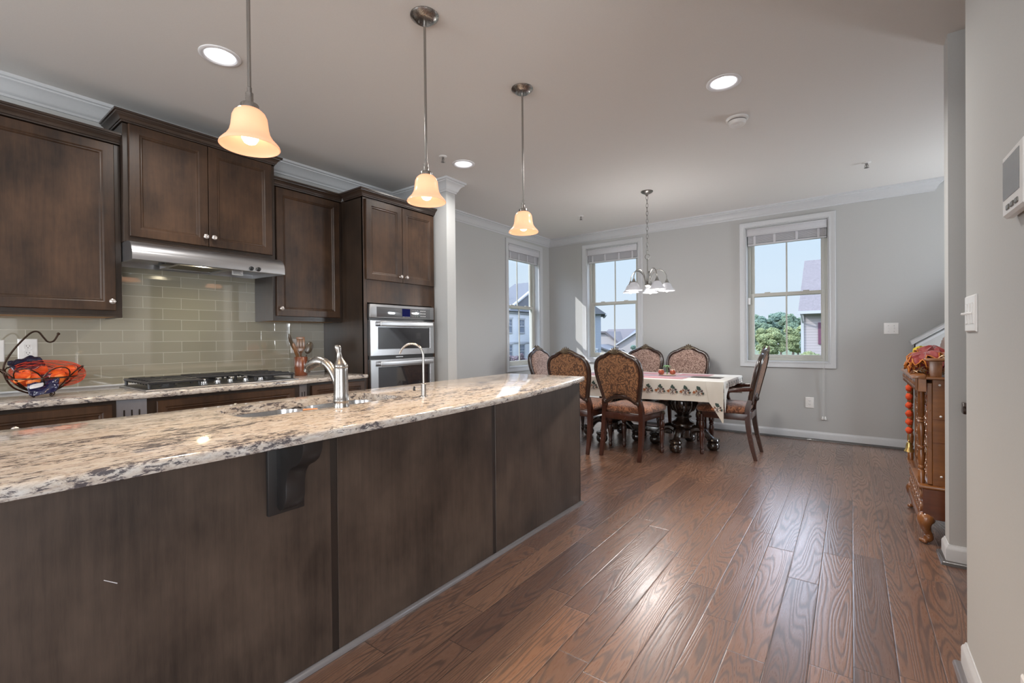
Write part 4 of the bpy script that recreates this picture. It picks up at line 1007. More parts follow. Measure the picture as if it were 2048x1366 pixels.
ORG = [(0.070, 0.045, 0.1043, 'front orange in the wire basket, right of the navy bag label'), (0.058, -0.038, 0.0914, 'orange in the wire basket, tucked against the navy bag label'), (0.0109, 0.1011, 0.1251, 'rightmost orange in the basket, at the tapering end of the net'),
       (-0.012, 0.020, 0.090, 'orange in the centre of the basket, under the upper row'), (-0.022, -0.068, 0.095, 'orange in the basket under the black and navy bag top'), (-0.0579, 0.0739, 0.125, 'upper right orange at the back of the basket'), (-0.062, -0.005, 0.140, 'upper orange at the back of the basket, next to the bag top')]
def orange_mesh():
    b = MB(); b.ball((0, 0, 0), (0.0362, 0.0362, 0.0345), 24, 14); return b
o0 = None
for k, (x, y, z, lb) in enumerate(ORG):
    if o0 is None:
        o0 = orange_mesh().build('orange', M['orange']); oo = o0
        d_ = MB(); d_.lathe([(0.004, 0.0346), (0.002, 0.036), (0.0, 0.036)], 8); d_.build('stem_scar', M['bark'], o0)
    else:
        oo = o0.copy(); COL.objects.link(oo)
        for ch in kids(o0): c2 = ch.copy(); COL.objects.link(c2); c2.parent = oo
    oo.location = bc + Vector((x, y, z)); oo.rotation_euler = (k*1.3, k*0.7, k); tag(oo, lb, 'orange', 'oranges in the fruit basket')
# the net bag: crossing net strands drawn over the fruit, pulled to a knot at the right, with its printed wrapper
nb_ = thing('net_bag', 'red orange net bag around the oranges in the wire basket', 'bag', bc + Vector((0, 0, 0.03)), world=True)
def hull(u, v):
    """u along the bag (-1..1), v around (0..2pi)"""
    s_ = math.sqrt(max(0.0, 1-abs(u)**2.6)); a = v
    w_ = 0.104*s_+0.003
    return bc + Vector((w_*math.cos(a) - 0.005, 0.022 + 0.150*u, 0.112 + (0.072*s_+0.003)*math.sin(a)*(1.0 if math.sin(a) > 0 else 0.95) + 0.012*(1-u)*0.5))
b = MB()
for k in range(16):
    for sg in (1, -1):
        b.tube([hull(-0.98+1.97*j/26, 2*PI*k/16+sg*1.5*j/26) for j in range(27)], 0.0009, 4)
b.build('net', M['net'], nb_, ang=80)
b = MB(); b.grid([[hull(-0.97+1.95*j/20, 2*PI*k/28)+Vector((0.0015*math.cos(2*PI*k/28), 0, 0.0015*math.sin(2*PI*k/28))) for k in range(28)] for j in range(21)], closed_u=True); b.build('film', M['film'], nb_, ang=80)
def crumple(b, cx, cy, cz, ax, ay, amp, seed, n=14, nor=None):
    rows = []
    for i in range(n+1):
        r_ = []
        for j in range(n+1):
            u, v = i/n*2-1, j/n*2-1
            p = Vector(cx) + Vector(ax)*u*(1-0.15*v*v) + Vector(ay)*v*(1-0.15*u*u)
            h_ = mnoise.noise(Vector((u*1.7+seed, v*1.7, seed)))*amp + mnoise.noise(Vector((u*4+seed, v*4, 2*seed)))*amp*0.35
            r_.append(p + (Vector(nor) if nor else Vector((0, 0, 1)))*h_)
        rows.append(r_)
    b.grid(rows)
b = MB(); crumple(b, bc+Vector((0.012, -0.062, 0.178)), 0, 0, (0.050, 0.012, -0.030), (0.006, 0.062, 0.016), 0.020, 3.1, nor=(0.5, -0.1, 0.85)); w_ = b.build('printed_wrapper', M['ink'], nb_, ang=60)
m_ = w_.modifiers.new('thick', 'SOLIDIFY'); m_.thickness = 0.002; w_['label'] = 'black and navy folded bag top'
b = MB(); crumple(b, bc+Vector((0.098, -0.012, 0.070)), 0, 0, (0.012, 0.058, 0.010), (-0.024, 0.006, 0.052), 0.016, 8.3, nor=(0.9, 0.1, 0.4)); w_ = b.build('printed_wrapper', M['navy'], nb_, ang=60)
m_ = w_.modifiers.new('thick', 'SOLIDIFY'); m_.thickness = 0.002; w_['label'] = 'navy printed bag label'
b = MB(); crumple(b, bc+Vector((0.118, -0.040, 0.066)), 0, 0, (0.003, 0.026, 0.006), (-0.006, 0.002, 0.011), 0.003, 5.3, 6, nor=(0.9, 0.1, 0.4)); w2 = b.build('white_print', M['pale'], w_, ang=60)
m_ = w2.modifiers.new('thick', 'SOLIDIFY'); m_.thickness = 0.001
b = MB(); crumple(b, bc+Vector((0.060, -0.085, 0.118)), 0, 0, (0.022, 0.030, 0.012), (-0.016, 0.0, 0.028), 0.010, 1.3, 8, nor=(0.9, -0.1, 0.4)); w2 = b.build('orange_film', M['orange'], nb_, ang=60)
m_ = w2.modifiers.new('thick', 'SOLIDIFY'); m_.thickness = 0.0015

# ------------------------------------------------------------------ crock with wooden utensils
cc = Vector((-3.615, 1.985, KZ))
b = MB(); b.lathe([(0.048, 0.0), (0.050, 0.003), (0.050, 0.150), (0.048, 0.153), (0.043, 0.150), (0.043, 0.012), (0.0, 0.012)], 32); o = b.build('utensil_crock', M['copper']); o.location = cc
tag(o, 'red brown wooden crock holding kitchen utensils beside the cooktop', 'crock')
def utensil(label, foot, top, head, mat, hr):
    d = (Vector(top)-Vector(foot)); L = d.length; q = d.to_track_quat('Z', 'Y')
    b = MB(); b.tube([(0, 0, 0), (0, 0, L*0.3), (0, 0, L*0.62)], [0.0065, 0.0055, 0.006], 8)
    t = b.build('wooden_utensil', mat); t.location = cc+Vector(foot); t.rotation_mode = 'QUATERNION'; t.rotation_quaternion = max((q @ Quaternion((0, 0, 1), hr+0.05*k_) for k_ in range(126)), key=lambda r_: (r_ @ Vector((0, 1, 0))).dot(Vector((0.88, -0.48, 0))))
    tag(t, label, 'utensil', 'wooden utensils in the crock')
    b = MB()
    if head == 'spatula':
        prof = [(-0.010, L*0.58), (0.010, L*0.58), (0.030, L*0.70), (0.034, L*0.76), (0.034, L), (-0.034, L), (-0.034, L*0.76), (-0.030, L*0.70)]
        b.prism([(-0.010, L*0.56), (0.010, L*0.56), (0.032, L*0.70), (-0.032, L*0.70)], 'y', -0.004, 0.004, 0.001)
        for s_ in (-0.032, -0.0105, 0.011): b.prism([(s_, L*0.70), (s_+0.021-0.0*s_ - 0.003, L*0.70), (s_+0.018, L*0.94), (s_, L*0.94)], 'y', -0.004, 0.004, 0.001)
        b.prism([(-0.032, L*0.94), (0.032, L*0.94), (0.031, L), (-0.031, L)], 'y', -0.004, 0.004, 0.001)
    elif head == 'spoon':
        b.ball((0, 0.0, L*0.84), (0.030, 0.011, 0.052), 18, 12)
    else:
        b.ball((0, 0.0, L*0.80), (0.016, 0.007, 0.075), 14, 10)
    b.build('head', mat, t)
utensil('olive wood slotted spatula standing in the middle of the crock', (0.0, 0.002, 0.013), (-0.012, 0.006, 0.315), 'spatula', M['olive'], 1.25)
utensil('dark wooden spoon leaning right in the crock', (0.006, -0.016, 0.013), (0.020, 0.075, 0.265), 'spoon', M['dkolive'], 1.1)
utensil('thin dark wooden paddle leaning left in the crock', (-0.004, 0.022, 0.013), (0.004, -0.100, 0.335), 'paddle', M['dkolive'], 1.2)
utensil('pale wooden spoon handle leaning left behind the dark paddle', (0.020, 0.018, 0.013), (0.010, -0.062, 0.245), 'paddle', M['olive'], 1.4)

# ================================================================== ISLAND
IX = -1.555; IY0, IY1 = -1.0, 2.905; IB = -2.13
t = thing('kitchen_island', 'long dark wood kitchen island base in the foreground under cream granite', 'kitchen island', (-1.85, 0.95, 0), world=True)
b = MB(); b.box(IB, IX-0.019, IY0, IY1-0.019, 0.09, 0.704, 0, 1); b.box(IB+0.07, IX-0.019, IY0, IY1-0.019, 0.0, 0.09); b.box(IB, IX-0.019, IY0, 0.70, 0.704, 0.871); b.box(IB, IX-0.019, 1.50, IY1-0.019, 0.704, 0.871); b.box(IB, -2.085, 0.70, 1.50, 0.704, 0.871); b.box(-1.69, IX-0.019, 0.70, 1.50, 0.704, 0.871); b.build('carcass', M['isl'], t, smooth=False)
for y0, y1 in ((IY0, -0.02), (-0.0, 0.962), (0.990, 1.912), (1.940, 2.896)):
    b = MB(); b.box(IX-0.018, IX, y0, y1, 0.018, 0.8705, 0.001, 1); b.build('panel', M['isl'], t, smooth=False)
for y0, y1 in ((-0.02, -0.0), (0.9625, 0.9895), (1.9125, 1.9395), (2.8965, 2.905)):
    b = MB(); b.box(IX-0.018, IX-(0.0025 if y0 < 2.5 else 0.0), y0, y1, 0.0, 0.8705, 0.0005, 1); b.build('joint_strip', M['cab_dark'], t, smooth=False)
b = MB(); b.box(IB, IX-0.0185, IY1-0.0185, IY1, 0.0, 0.8705, 0.001, 1); b.build('end_panel', M['isl'], t, smooth=False)
b = MB(); b.sweep([(IX, IY0), (IX, IY1), (IB, IY1)][:], [(0.0, 0.0), (0.017, 0.0), (0.016, 0.007), (0.012, 0.013), (0.005, 0.017), (0.0, 0.018)]); b.build('shoe_moulding', M['shoe_grey'], t, ang=50)
for yc in (0.790, -0.55):
    cb = [(0.0, 0.0), (0.016, 0.0), (0.016, 0.268), (0.0, 0.268)]
    b = MB(); b.box(IX+0.0005, IX+0.016, yc-0.062, yc+0.062, 0.600, 0.8705, 0.003, 2); bp = b.build('corbel', M['corbel'], t)
    pr_ = [(0.016, 0.2695), (0.016, 0.022)] + [(0.016+0.030*k/5, 0.022-0.010*math.sin(PI*k/5)*0.6) for k in range(1, 5)] + [(0.052, 0.024), (0.066, 0.040), (0.074, 0.064), (0.074, 0.090), (0.076, 0.115), (0.084, 0.142), (0.098, 0.160), (0.118, 0.172), (0.142, 0.182), (0.162, 0.196), (0.178, 0.218), (0.184, 0.238), (0.186, 0.2695)]
    b = MB(); b.prism([(IX+x, 0.600+z) for x, z in pr_], 'y', yc-0.034, yc+0.034, 0.006); b.build('bracket', M['corbel'], bp, ang=40)
    b = MB(); b.box(IX+0.012, IX+0.205, yc-0.045, yc+0.045, 0.8585, 0.8705, 0.002, 1); b.build('cap_plate', M['corbel'], bp)
b = MB(); b.prism([(0.318, 0.565), (0.345, 0.545), (0.346, 0.547), (0.319, 0.5662)], 'x', IX+0.0001, IX+0.0006); b.build('scratch', M['pale'], t, smooth=False)
# worktop with bowed front and a sink cut-out
IZ = 0.905
front = [(-1.0, -1.50), (-0.6, -1.40), (-0.2, -1.335), (0.1, -1.310), (0.4, -1.300), (0.7, -1.298), (1.0, -1.300), (1.3, -1.304), (1.7, -1.320), (2.07, -1.355), (2.4, -1.402), (2.7, -1.462), (2.915, -1.520)]
fp = [(p.y, p.x) for p in spline([(y, x, 0) for y, x in front], 4)]
Pn = [(-2.175, 2.88), (-2.175, -1.05), (-1.50, -1.05)] + fp + [(-1.525, 2.925)]
def rrect(x0, x1, y0, y1, r, n=6): return arc(x1-r, y1-r, r, 0, 90, n)+arc(x0+r, y1-r, r, 90, 180, n)+arc(x0+r, y0+r, r, 180, 270, n)+arc(x1-r, y0+r, r, 270, 360, n)
SX0, SX1, SY0, SY1 = -2.060, -1.715, 0.745, 1.455
hole = rrect(SX0, SX1, SY0, SY1, 0.085)
# the chosen front edge leaves a long rounded cut-out
o = slab('worktop', Pn, IZ-0.034, IZ, M['granite'], [hole], 0.012); tag(o, 'cream granite island worktop with a bowed front edge, in the foreground', 'worktop')
# undermount double sink
t = thing('kitchen_sink', 'stainless undermount sink set in the island worktop', 'sink', (-1.85, 1.1, 0.71), world=True)
def basin(b, x0, x1, y0, y1, r, zt, zb):
    rows = [[(x, y, z) for x, y in rrect(x0+i, x1-i, y0+i, y1-i, max(0.01, r-i))] for i, z in ((-0.012, zt), (0, zt), (0.004, zt-0.02), (0.010, zb+0.03), (0.022, zb+0.008), (0.040, zb))]
    b.grid(rows, closed_u=True)
    lp = rows[-1]; b.poly(lp[::-1])
ys = 1.10
for y0, y1 in ((SY0-0.004, ys-0.012), (ys+0.012, SY1+0.004)):
    b = MB(); basin(b, SX0-0.004, SX1+0.004, y0, y1, 0.08, IZ-0.0345, 0.715); o = b.build('basin', M['steel_v'], t, fix=False)
    m_ = o.modifiers.new('thick', 'SOLIDIFY'); m_.thickness = 0.0015; m_.offset = -1
    b = MB(); b.lathe([(0.042, 0.7165), (0.042, 0.7185), (0.036, 0.7185), (0.030, 0.7165), (0.0, 0.7165)], 24, Matrix.Translation(((SX0+SX1)/2, (y0+y1)/2, 0))); b.build('drain', M['nickel'], o)
b = MB(); b.box(SX0, SX1, ys-0.0115, ys+0.0115, 0.80, IZ-0.036, 0.006, 2); b.build('divider', M['steel'], t)
o = MB(); o.box(-0.030, 0.030, -0.013, 0.013, 0.0, 0.007, 0.002, 1); o = o.build('wooden_tag', M['lattice_w']); o.location = (-1.930, ys, IZ-0.0355); o.rotation_euler = (0, 0.0, 1.0)
tag(o, 'small orange brown wooden tag lying on the sink divider', 'tag')
# main faucet
t = thing('kitchen_faucet', 'brushed nickel pull out faucet behind the sink, with a lever on top', 'faucet', (-1.690, 1.098, IZ))
b = MB(); b.lathe([(0.033, 0.0), (0.033, 0.005), (0.0315, 0.010), (0.0310, 0.022), (0.0325, 0.025), (0.0325, 0.029), (0.0305, 0.032), (0.0288, 0.055), (0.0278, 0.10), (0.0272, 0.148), (0.0272, 0.160), (0.0262, 0.162)], 36); b.build('body', M['nickel'], t)
b = MB(); b.lathe([(0.0272, 0.162), (0.0286, 0.166), (0.0280, 0.171), (0.0235, 0.180), (0.0170, 0.191), (0.0120, 0.203), (0.0098, 0.215), (0.0105, 0.226), (0.0130, 0.238), (0.0135, 0.246), (0.0105, 0.253), (0.0, 0.256)], 28)
for v in b.bm.verts: v.co.x -= max(0, v.co.z-0.175)*0.10; v.co.y -= max(0, v.co.z-0.175)*0.12
b.build('lever', M['nickel'], t)
dv = Vector((-0.985, -0.17, 0)).normalized()
pts = [(0.012, 0.080), (0.026, 0.110), (0.044, 0.140), (0.068, 0.165), (0.098, 0.181), (0.130, 0.185), (0.160, 0.178), (0.184, 0.165), (0.202, 0.151)]
sp = spline([(dv.x*r, dv.y*r, z) for r, z in pts], 5)
rr = []
for k in range(len(sp)):
    f = k/(len(sp)-1)
    rr.append(0.0182 if f < 0.5 else 0.0186+0.0042*math.sin((f-0.5)/0.42*PI) if f < 0.92 else 0.0182-0.0120*((f-0.92)/0.08)**1.5)
b = MB(); b.tube(sp, rr, 22); b.build('spout', M['nickel'], t)
b = MB(); k = 19; b.tube(sp[k:k+2], [0.0194]*2, 22); b.build('hose_joint', M['nickel_dark'], t)
tip = sp[-4]; q = Vector((dv.x*0.45, dv.y*0.45, -0.9)).to_track_quat('Z', 'Y').to_matrix().to_4x4()
b = MB(); b.lathe([(0.0145, 0.004), (0.0145, 0.020), (0.012, 0.022), (0.0, 0.022)], 20, Matrix.Translation(tip) @ q); b.build('spray_head', M['nickel_dark'], t)
# filtered water tap
t = thing('water_filter_tap', 'slim gooseneck filtered water tap at the far end of the sink', 'faucet', (-1.648, 1.512, IZ))
b = MB(); b.lathe([(0.020, 0.0), (0.020, 0.004), (0.012, 0.006), (0.012, 0.060), (0.010, 0.062), (0.0072, 0.063)], 24); b.build('body', M['nickel'], t)
b = MB(); dv = Vector((-0.86, -0.5, 0)).normalized()
pts = [(0, 0.060), (0, 0.12), (0, 0.19)] + [(0.058-0.058*math.cos(math.radians(a)), 0.195+0.058*math.sin(math.radians(a))) for a in range(10, 151, 14)] + [(0.118, 0.205)]
b.tube([(dv.x*r, dv.y*r, z) for r, z in pts], [0.0055]*(len(pts)-2) + [0.0050, 0.0046], 14); b.build('gooseneck', M['nickel'], t)
b = MB(); b.tube([(0, 0, 0.035), (dv.x*0.012, dv.y*0.012, 0.035), (dv.x*0.042, dv.y*0.042, 0.036)], [0.006, 0.005, 0.0045], 10); h_ = b.build('side_lever', M['nickel'], t)
b = MB(); b.lathe([(0.006, 0.028), (0.0065, 0.036), (0.004, 0.048), (0.0, 0.050)], 10, Matrix.Translation((dv.x*0.046, dv.y*0.046, 0))); b.build('lever_tip', M['black'], h_)

# ================================================================== DINING
def ylean(z): return -0.205 - 0.03*max(0, (z-0.45))/0.1*0.5 - 0.085*max(0, z-0.45)**1.3
HALF = [(0, .604), (.06, .597), (.115, .575), (.155, .550), (.180, .556), (.197, .620), (.216, .700), (.234, .780), (.240, .850), (.232, .910), (.208, .955), (.170, .982), (.130, .996), (.09, 1.018), (.05, 1.034), (0, 1.040)]
def back_loop(n=4):
    L = HALF + [(-x, z) for x, z in HALF[-2:0:-1]]
    L3 = [Vector((x, 0, z)) for x, z in L]; out = []
    m = len(L3)
    for i in range(m):
        a, b_, c, d = L3[i-1], L3[i], L3[(i+1) % m], L3[(i+2) % m]
        for k in range(n):
            t = k/n; out.append(0.5*((2*b_)+(c-a)*t+(2*a-5*b_+4*c-d)*t*t+(3*b_-a-3*c+d)*t**3))
    return [(p.x, p.z) for p in out]
LOOP = back_loop()
def tp(p): return Vector((p[0], ylean(p[1]), p[1]))
def panel(b, inset, y_off, puff, closed_back=False):
    c = Vector((0, 0.80)); rows = []
    for f, g in ((1.0, 0.0), (0.985, 0.45), (0.93, 0.75), (0.8, 0.95), (0.5, 1.0), (0.2, 1.0)):
        r = []
        for x, z in LOOP:
            v = Vector((x, z)) - c; L = v.length; v = v*((L-inset)/L)*f
            q = c + v; r.append(Vector((q.x, ylean(q.y)+y_off+puff*g, q.y)))
        rows.append(r)
    b.grid(rows, closed_u=True); b.poly(rows[-1])
LEGP = [(0.026, 0.405), (0.026, 0.345), (0.020, 0.338), (0.024, 0.326), (0.030, 0.300), (0.028, 0.275), (0.019, 0.258), (0.025, 0.250), (0.025, 0.240), (0.019, 0.232), (0.026, 0.205), (0.027, 0.180), (0.021, 0.120), (0.016, 0.075), (0.021, 0.066), (0.021, 0.058), (0.014, 0.050), (0.020, 0.034), (0.021, 0.018), (0.014, 0.0)]
def make_chair(arms):
    t = thing('dining_armchair' if arms else 'dining_chair', 'x', 'chair', group=None)
    # rear legs, sabre curved and continuing into the back stiles
    for s_ in (-1, 1):
        b = MB(); q = [(.205*s_, -.272, 0.0), (.205*s_, -.238, .14), (.203*s_, -.212, .30), (.200*s_, -.203, .42), (.196*s_, -.206, .49), (.186*s_, ylean(.56), .565)]
        sp = spline(q, 5); b.tube(sp, [0.021+0.010*min(1, k/10) for k in range(len(sp))], 4, up=(1, 1, 0)); b.build('leg', M['chair'], t, ang=25)
        b = MB(); b.lathe(LEGP, 18, Matrix.Translation((.212*s_, .208, 0))); b.build('leg', M['chair'], t)
    b = MB()
    b.tube([tp(p) for p in LOOP], 0.0235, 10, closed=True, up=(0, 1, 0), flat=0.95)
    # raised bead along the frame and scrolls at the foot of the back
    for s_ in (-1, 1):
        b.ball((.178*s_, ylean(.55)-0.004, .548), (0.026, 0.028, 0.030), 14, 10)
        b.tube([Vector((.178*s_+0.016*math.cos(a)*s_, ylean(.55)-0.024, .548+0.016*math.sin(a))) for a in [0.5*k for k in range(11)]], 0.005, 6)
    fr = b.build('back_frame', M['chair_dk'], t, ang=50)
    b = MB(); b.tube([tp(p)+Vector((0, -0.022, 0)) for p in [(x*0.955, 0.80+(z-0.80)*0.955) for x, z in LOOP]], 0.0045, 6, closed=True); b.tube([tp(p)+Vector((0, 0.022, 0)) for p in [(x*0.955, 0.80+(z-0.80)*0.955) for x, z in LOOP]], 0.0045, 6, closed=True); b.build('bead', M['chair'], fr)
    b = MB()
    for s2 in (-1, 1):
        yy = 0.020*s2
        for k in range(-3, 4):
            a = k*0.36; L = 0.062-0.006*abs(k); z0 = 1.024
            b.tube([tp((0.006*k, z0))+Vector((0, yy, 0)), tp((0.6*L*math.sin(a)+0.006*k, z0+0.6*L*math.cos(a)))+Vector((0, yy*1.15, 0)), tp((L*math.sin(a)+0.004*k, z0+L*math.cos(a)))+Vector((0, yy*0.7, 0))], [0.008, 0.0085, 0.004], 7)
        for s_ in (-1, 1):
            b.tube([tp((0.020*s_, 1.022))+Vector((0, yy, 0)), tp((0.055*s_, 1.040))+Vector((0, yy, 0)), tp((0.095*s_, 1.024))+Vector((0, yy*0.9, 0)), tp((0.135*s_, 1.002))+Vector((0, yy*0.8, 0))], [0.008, 0.010, 0.007, 0.003], 7)
    b.ball(tp((0, 1.030)), (0.032, 0.027, 0.026), 12, 8); b.build('crest', M['gilt'], t, ang=50)
    b = MB(); panel(b, 0.020, -0.012, -0.010); b.build('back_upholstery', M['damask'], t, ang=60)
    b = MB(); panel(b, 0.020, 0.012, 0.026); b.build('back_cushion', M['chenille'], t, ang=60)
    # seat
    def seat(i, z):
        P = rrect(-.255+i, .255-i, -.195+i, .255-i, max(0.02, 0.06-i*0.3), 5)
        return [Vector((x*(0.90+0.10*(y+.195)/.45), y, z + 0.012*(1-(x/.26)**2)*(1 if z > .47 else 0))) for x, y in P]
    b = MB(); rows = [seat(i, z) for i, z in ((0.012, .436), (0.0, .446), (-0.006, .466), (0.0, .484), (0.015, .497), (0.05, .506), (0.10, .511), (0.15, .513))]
    b.grid(rows, closed_u=True); b.poly(rows[-1]); b.poly(rows[0][::-1]); b.build('seat_cushion', M['damask_seat'], t, ang=60)
    b = MB()
    b.box(-.188, .188, -.224, -.196, .372, .437, 0.003, 2); 
    b.prism([(-.20, .376), (.20, .376), (.20, .437), (-.20, .437)], 'y', .200, .226, 0.003)
    for s_ in (-1, 1): b.prism([(-.205, .374), (.205, .374), (.205, .437), (-.205, .437)], 'x', s_*.196, s_*.222, 0.003)
    ap = b.build('seat_rail', M['chair'], t, ang=30)
    b = MB()
    for s_ in (-1, 1):
        b.ball((.212*s_, .225, .405), (0.020, 0.014, 0.030), 12, 8)
        for k in range(3): b.tube([(.212*s_+0.012*(k-1), .234, .425), (.212*s_+0.016*(k-1), .240, .40), (.212*s_+0.006*(k-1), .236, .372)], [0.005, 0.007, 0.003], 6)
    b.build('knee_carving', M['gilt'], ap, ang=50)
    if arms:
        for s_ in (-1, 1):
            b = MB(); sp = spline([(.222*s_, ylean(.68)+0.004, .675), (.262*s_, -.14, .668), (.282*s_, -.04, .655), (.280*s_, .035, .648), (.268*s_, .060, .640)], 5)
            b.tube(sp, [0.019]*(len(sp)-5)+[0.021, 0.023, 0.024, 0.022, 0.014], 10, flat=0.75)
            b.tube(spline([(.276*s_, .020, .645), (.270*s_, .055, .56), (.250*s_, .030, .48), (.222*s_, .010, .42)], 5), 0.0165, 8); b.build('arm', M['chair'], t)
    return t
ch = make_chair(False)
G = 'carved dining chairs around the table'
ch['group'] = G
R_ = math.radians
ch.location = (-1.785, 4.455, 0); ch.rotation_euler = (0, 0, R_(-6)); ch['label'] = 'carved dining chair with its back to the camera, in full view beyond the island end'
dup(ch, (-2.335, 4.440, 0), R_(-3), 'carved dining chair with its back to the camera, half hidden by the island worktop', G)
dup(ch, (-2.20, 5.575, 0), R_(178), 'carved dining chair on the far side of the table, below the chandelier and window', G)
dup(ch, (-1.615, 5.575, 0), R_(184), 'carved dining chair on the far side of the table, facing us behind the amber jars', G)
ac = make_chair(True); ac['group'] = G
ac.location = (-1.005, 5.030, 0); ac.rotation_euler = (0, 0, R_(91)); ac['label'] = 'carved armchair seen from its side at the right end of the table'
dup(ac, (-2.975, 5.03, 0), R_(-90), 'carved armchair at the far left end of the table, beside the corner window', G)

# table
TX0, TX1, TYa, TYb, TZ = -2.72, -0.965, 4.585, 5.475, 0.750
t = thing('dining_table', 'dark double pedestal dining table under a cream cloth', 'table', (-1.84, 5.03, 0), world=True)
b = MB(); b.box(TX0, TX1, TYa, TYb, 0.712, TZ, 0.008, 3); b.build('tabletop', M['table'], t)
b = MB(); b.box(TX0+0.14, TX1-0.14, TYa+0.13, TYb-0.13, 0.640, 0.7118, 0.004, 1); b.build('apron', M['table'], t)
URN = [(0.115, 0.640), (0.115, 0.615), (0.090, 0.600), (0.062, 0.585), (0.072, 0.570), (0.112, 0.548), (0.134, 0.510), (0.138, 0.470), (0.128, 0.430), (0.100, 0.390), (0.070, 0.360), (0.060, 0.345), (0.078, 0.335), (0.078, 0.322), (0.062, 0.312), (0.082, 0.285), (0.116, 0.262), (0.122, 0.235), (0.110, 0.215), (0.080, 0.205), (0.100, 0.190), (0.100, 0.120), (0.060, 0.100)]
for px_ in (-2.27, -1.455):
    py_ = 5.035
    b = MB(); b.lathe(URN, 32, Matrix.Translation((px_, py_, 0)))
    for k in range(20):
        a = 2*PI*k/20; b.tube([(px_+r*math.cos(a), py_+r*math.sin(a), z) for r, z in ((0.114, 0.547), (0.137, 0.51), (0.1405, 0.47), (0.130, 0.43), (0.104, 0.393))], 0.009, 5)
    for k in range(28):
        a = 2*PI*k/28; b.ball((px_+0.080*math.cos(a), py_+0.080*math.sin(a), 0.328), 0.008, 6, 4)
    pd = b.build('pedestal', M['table'], t, ang=50)
    for k in range(4):
        a = R_(-88+90*k); q = Matrix.Translation((px_, py_, 0)) @ Matrix.Rotation(a, 4, 'Z')
        b = MB(); sp = spline([(0.06, 0, 0.165), (0.13, 0, 0.205), (0.20, 0, 0.190), (0.255, 0, 0.135), (0.290, 0, 0.105)], 6)
        b.tube([q @ p for p in sp], [0.046, 0.045, 0.044, 0.043, 0.042, 0.042, 0.041, 0.040, 0.039, 0.038, 0.037, 0.037, 0.036, 0.036, 0.035, 0.035, 0.034, 0.034, 0.033, 0.033, 0.033, 0.032, 0.032, 0.032, 0.032][:len(sp)], 10)
        lg = b.build('leg', M['table'], pd)
        b = MB(); b.lathe([(0.030, 0.128), (0.056, 0.120), (0.062, 0.105), (0.054, 0.092), (0.048, 0.086), (0.058, 0.076), (0.064, 0.050), (0.056, 0.020), (0.036, 0.002), (0.0, 0.0)], 24, q @ Matrix.Translation((0.300, 0, 0)))
        for j in range(16):
            aj = 2*PI*j/16; c_ = Matrix.Translation((0.300, 0, 0)); b.tube([q @ c_ @ Vector((r*math.cos(aj), r*math.sin(aj), z)) for r, z in ((0.050, 0.090), (0.060, 0.106), (0.054, 0.121))], 0.006, 5)
        b.build('ball_foot', M['table'], pd, ang=50)
b = MB(); b.box(-2.15, -1.575, 5.015, 5.055, 0.125, 0.185, 0.008, 2); b.build('stretcher', M['table'], t)

# tablecloth, its print kept in the same mesh
CX0, CX1, CYa, CYb, CZ = TX0-0.006, TX1+0.006, TYa-0.006, TYb+0.006, TZ+0.003
random.seed(11)
b = MB(); N = 40
def fold(s_): return 0.004*math.sin(s_*9.0)+0.003*math.sin(s_*23.0+1)
def drop_strip(p0, p1, nrm, drop, n=36):
    rows = []
    for i, f in enumerate((0.0, 0.06, 0.3, 0.65, 1.0)):
        r = []
        for k in range(n+1):
            u = k/n; d = drop(u); base = Vector(p0).lerp(Vector(p1), u)
            o_ = (0.004+0.007*f)+fold(base.x*3+base.y*2)*f*1.3
            r.append(Vector((base.x+nrm[0]*(o_ if i else 0), base.y+nrm[1]*(o_ if i else 0), CZ-0.004*(1 if i == 1 else 0)-d*f)))
        rows.append(r)
    b.grid(rows)
b.grid([[(CX0+(CX1-CX0)*i/10, CYa+(CYb-CYa)*j/6, CZ) for i in range(11)] for j in range(7)])
drop_strip((CX0, CYa, 0), (CX1, CYa, 0), (0, -1), lambda u: 0.205+0.010*math.sin(u*5))
drop_strip((CX0, CYb, 0), (CX1, CYb, 0), (0, 1), lambda u: 0.195)
drop_strip((CX0, CYa, 0), (CX0, CYb, 0), (-1, 0), lambda u: 0.10)
drop_strip((CX1, CYa, 0), (CX1, CYb, 0), (1, 0), lambda u: 0.068 + 0.22*max(0, 1-u/0.17)**1.5, 60)
# hanging corner point, folded towards the camera side
tipz = 0.375
def flapy(x, z): return CYa-0.016-0.010*math.sin((x-CX1)*30)-0.020*max(0, (CZ-0.2-z))
rows = []
for i in range(9):
    f = i/8; z = CZ-0.004-(CZ-0.004-tipz)*f
    xl = CX1-0.150+0.02*f if f < 0.55 else CX1-0.139+(0.139-0.004)*(f-0.55)/0.45
    xl = CX1-0.150+0.055*f if f < 0.5 else CX1-0.1225+0.118*((f-0.5)/0.5)
    rows.append([Vector((xl+(CX1+0.006-xl)*j/6, flapy(xl+(CX1-xl)*j/6, z) if i else CYa-0.005, z)) for j in range(7)])
b.grid(rows)
def blob(fn, cu, cv, r, m, seed, n=12, lob=0.25, el=1.0):
    b.mi = m; random.seed(seed)
    b.poly([fn(cu+el*r*(1+lob*math.sin(3*a+seed))*math.cos(a), cv+r*(1+lob*math.sin(3*a+seed))*math.sin(a)) for a in [2*PI*k/n for k in range(n)]]); b.mi = 0
def stroke(fn, pts, w_, m):
    b.mi = m
    for (u0, v0), (u1, v1) in zip(pts[:-1], pts[1:]):
        d = Vector((u1-u0, v1-v0)); d.normalize(); nx, ny = -d.y*w_, d.x*w_
        b.poly([fn(u0-nx, v0-ny), fn(u1-nx, v1-ny), fn(u1+nx, v1+ny), fn(u0+nx, v0+ny)])
    b.mi = 0
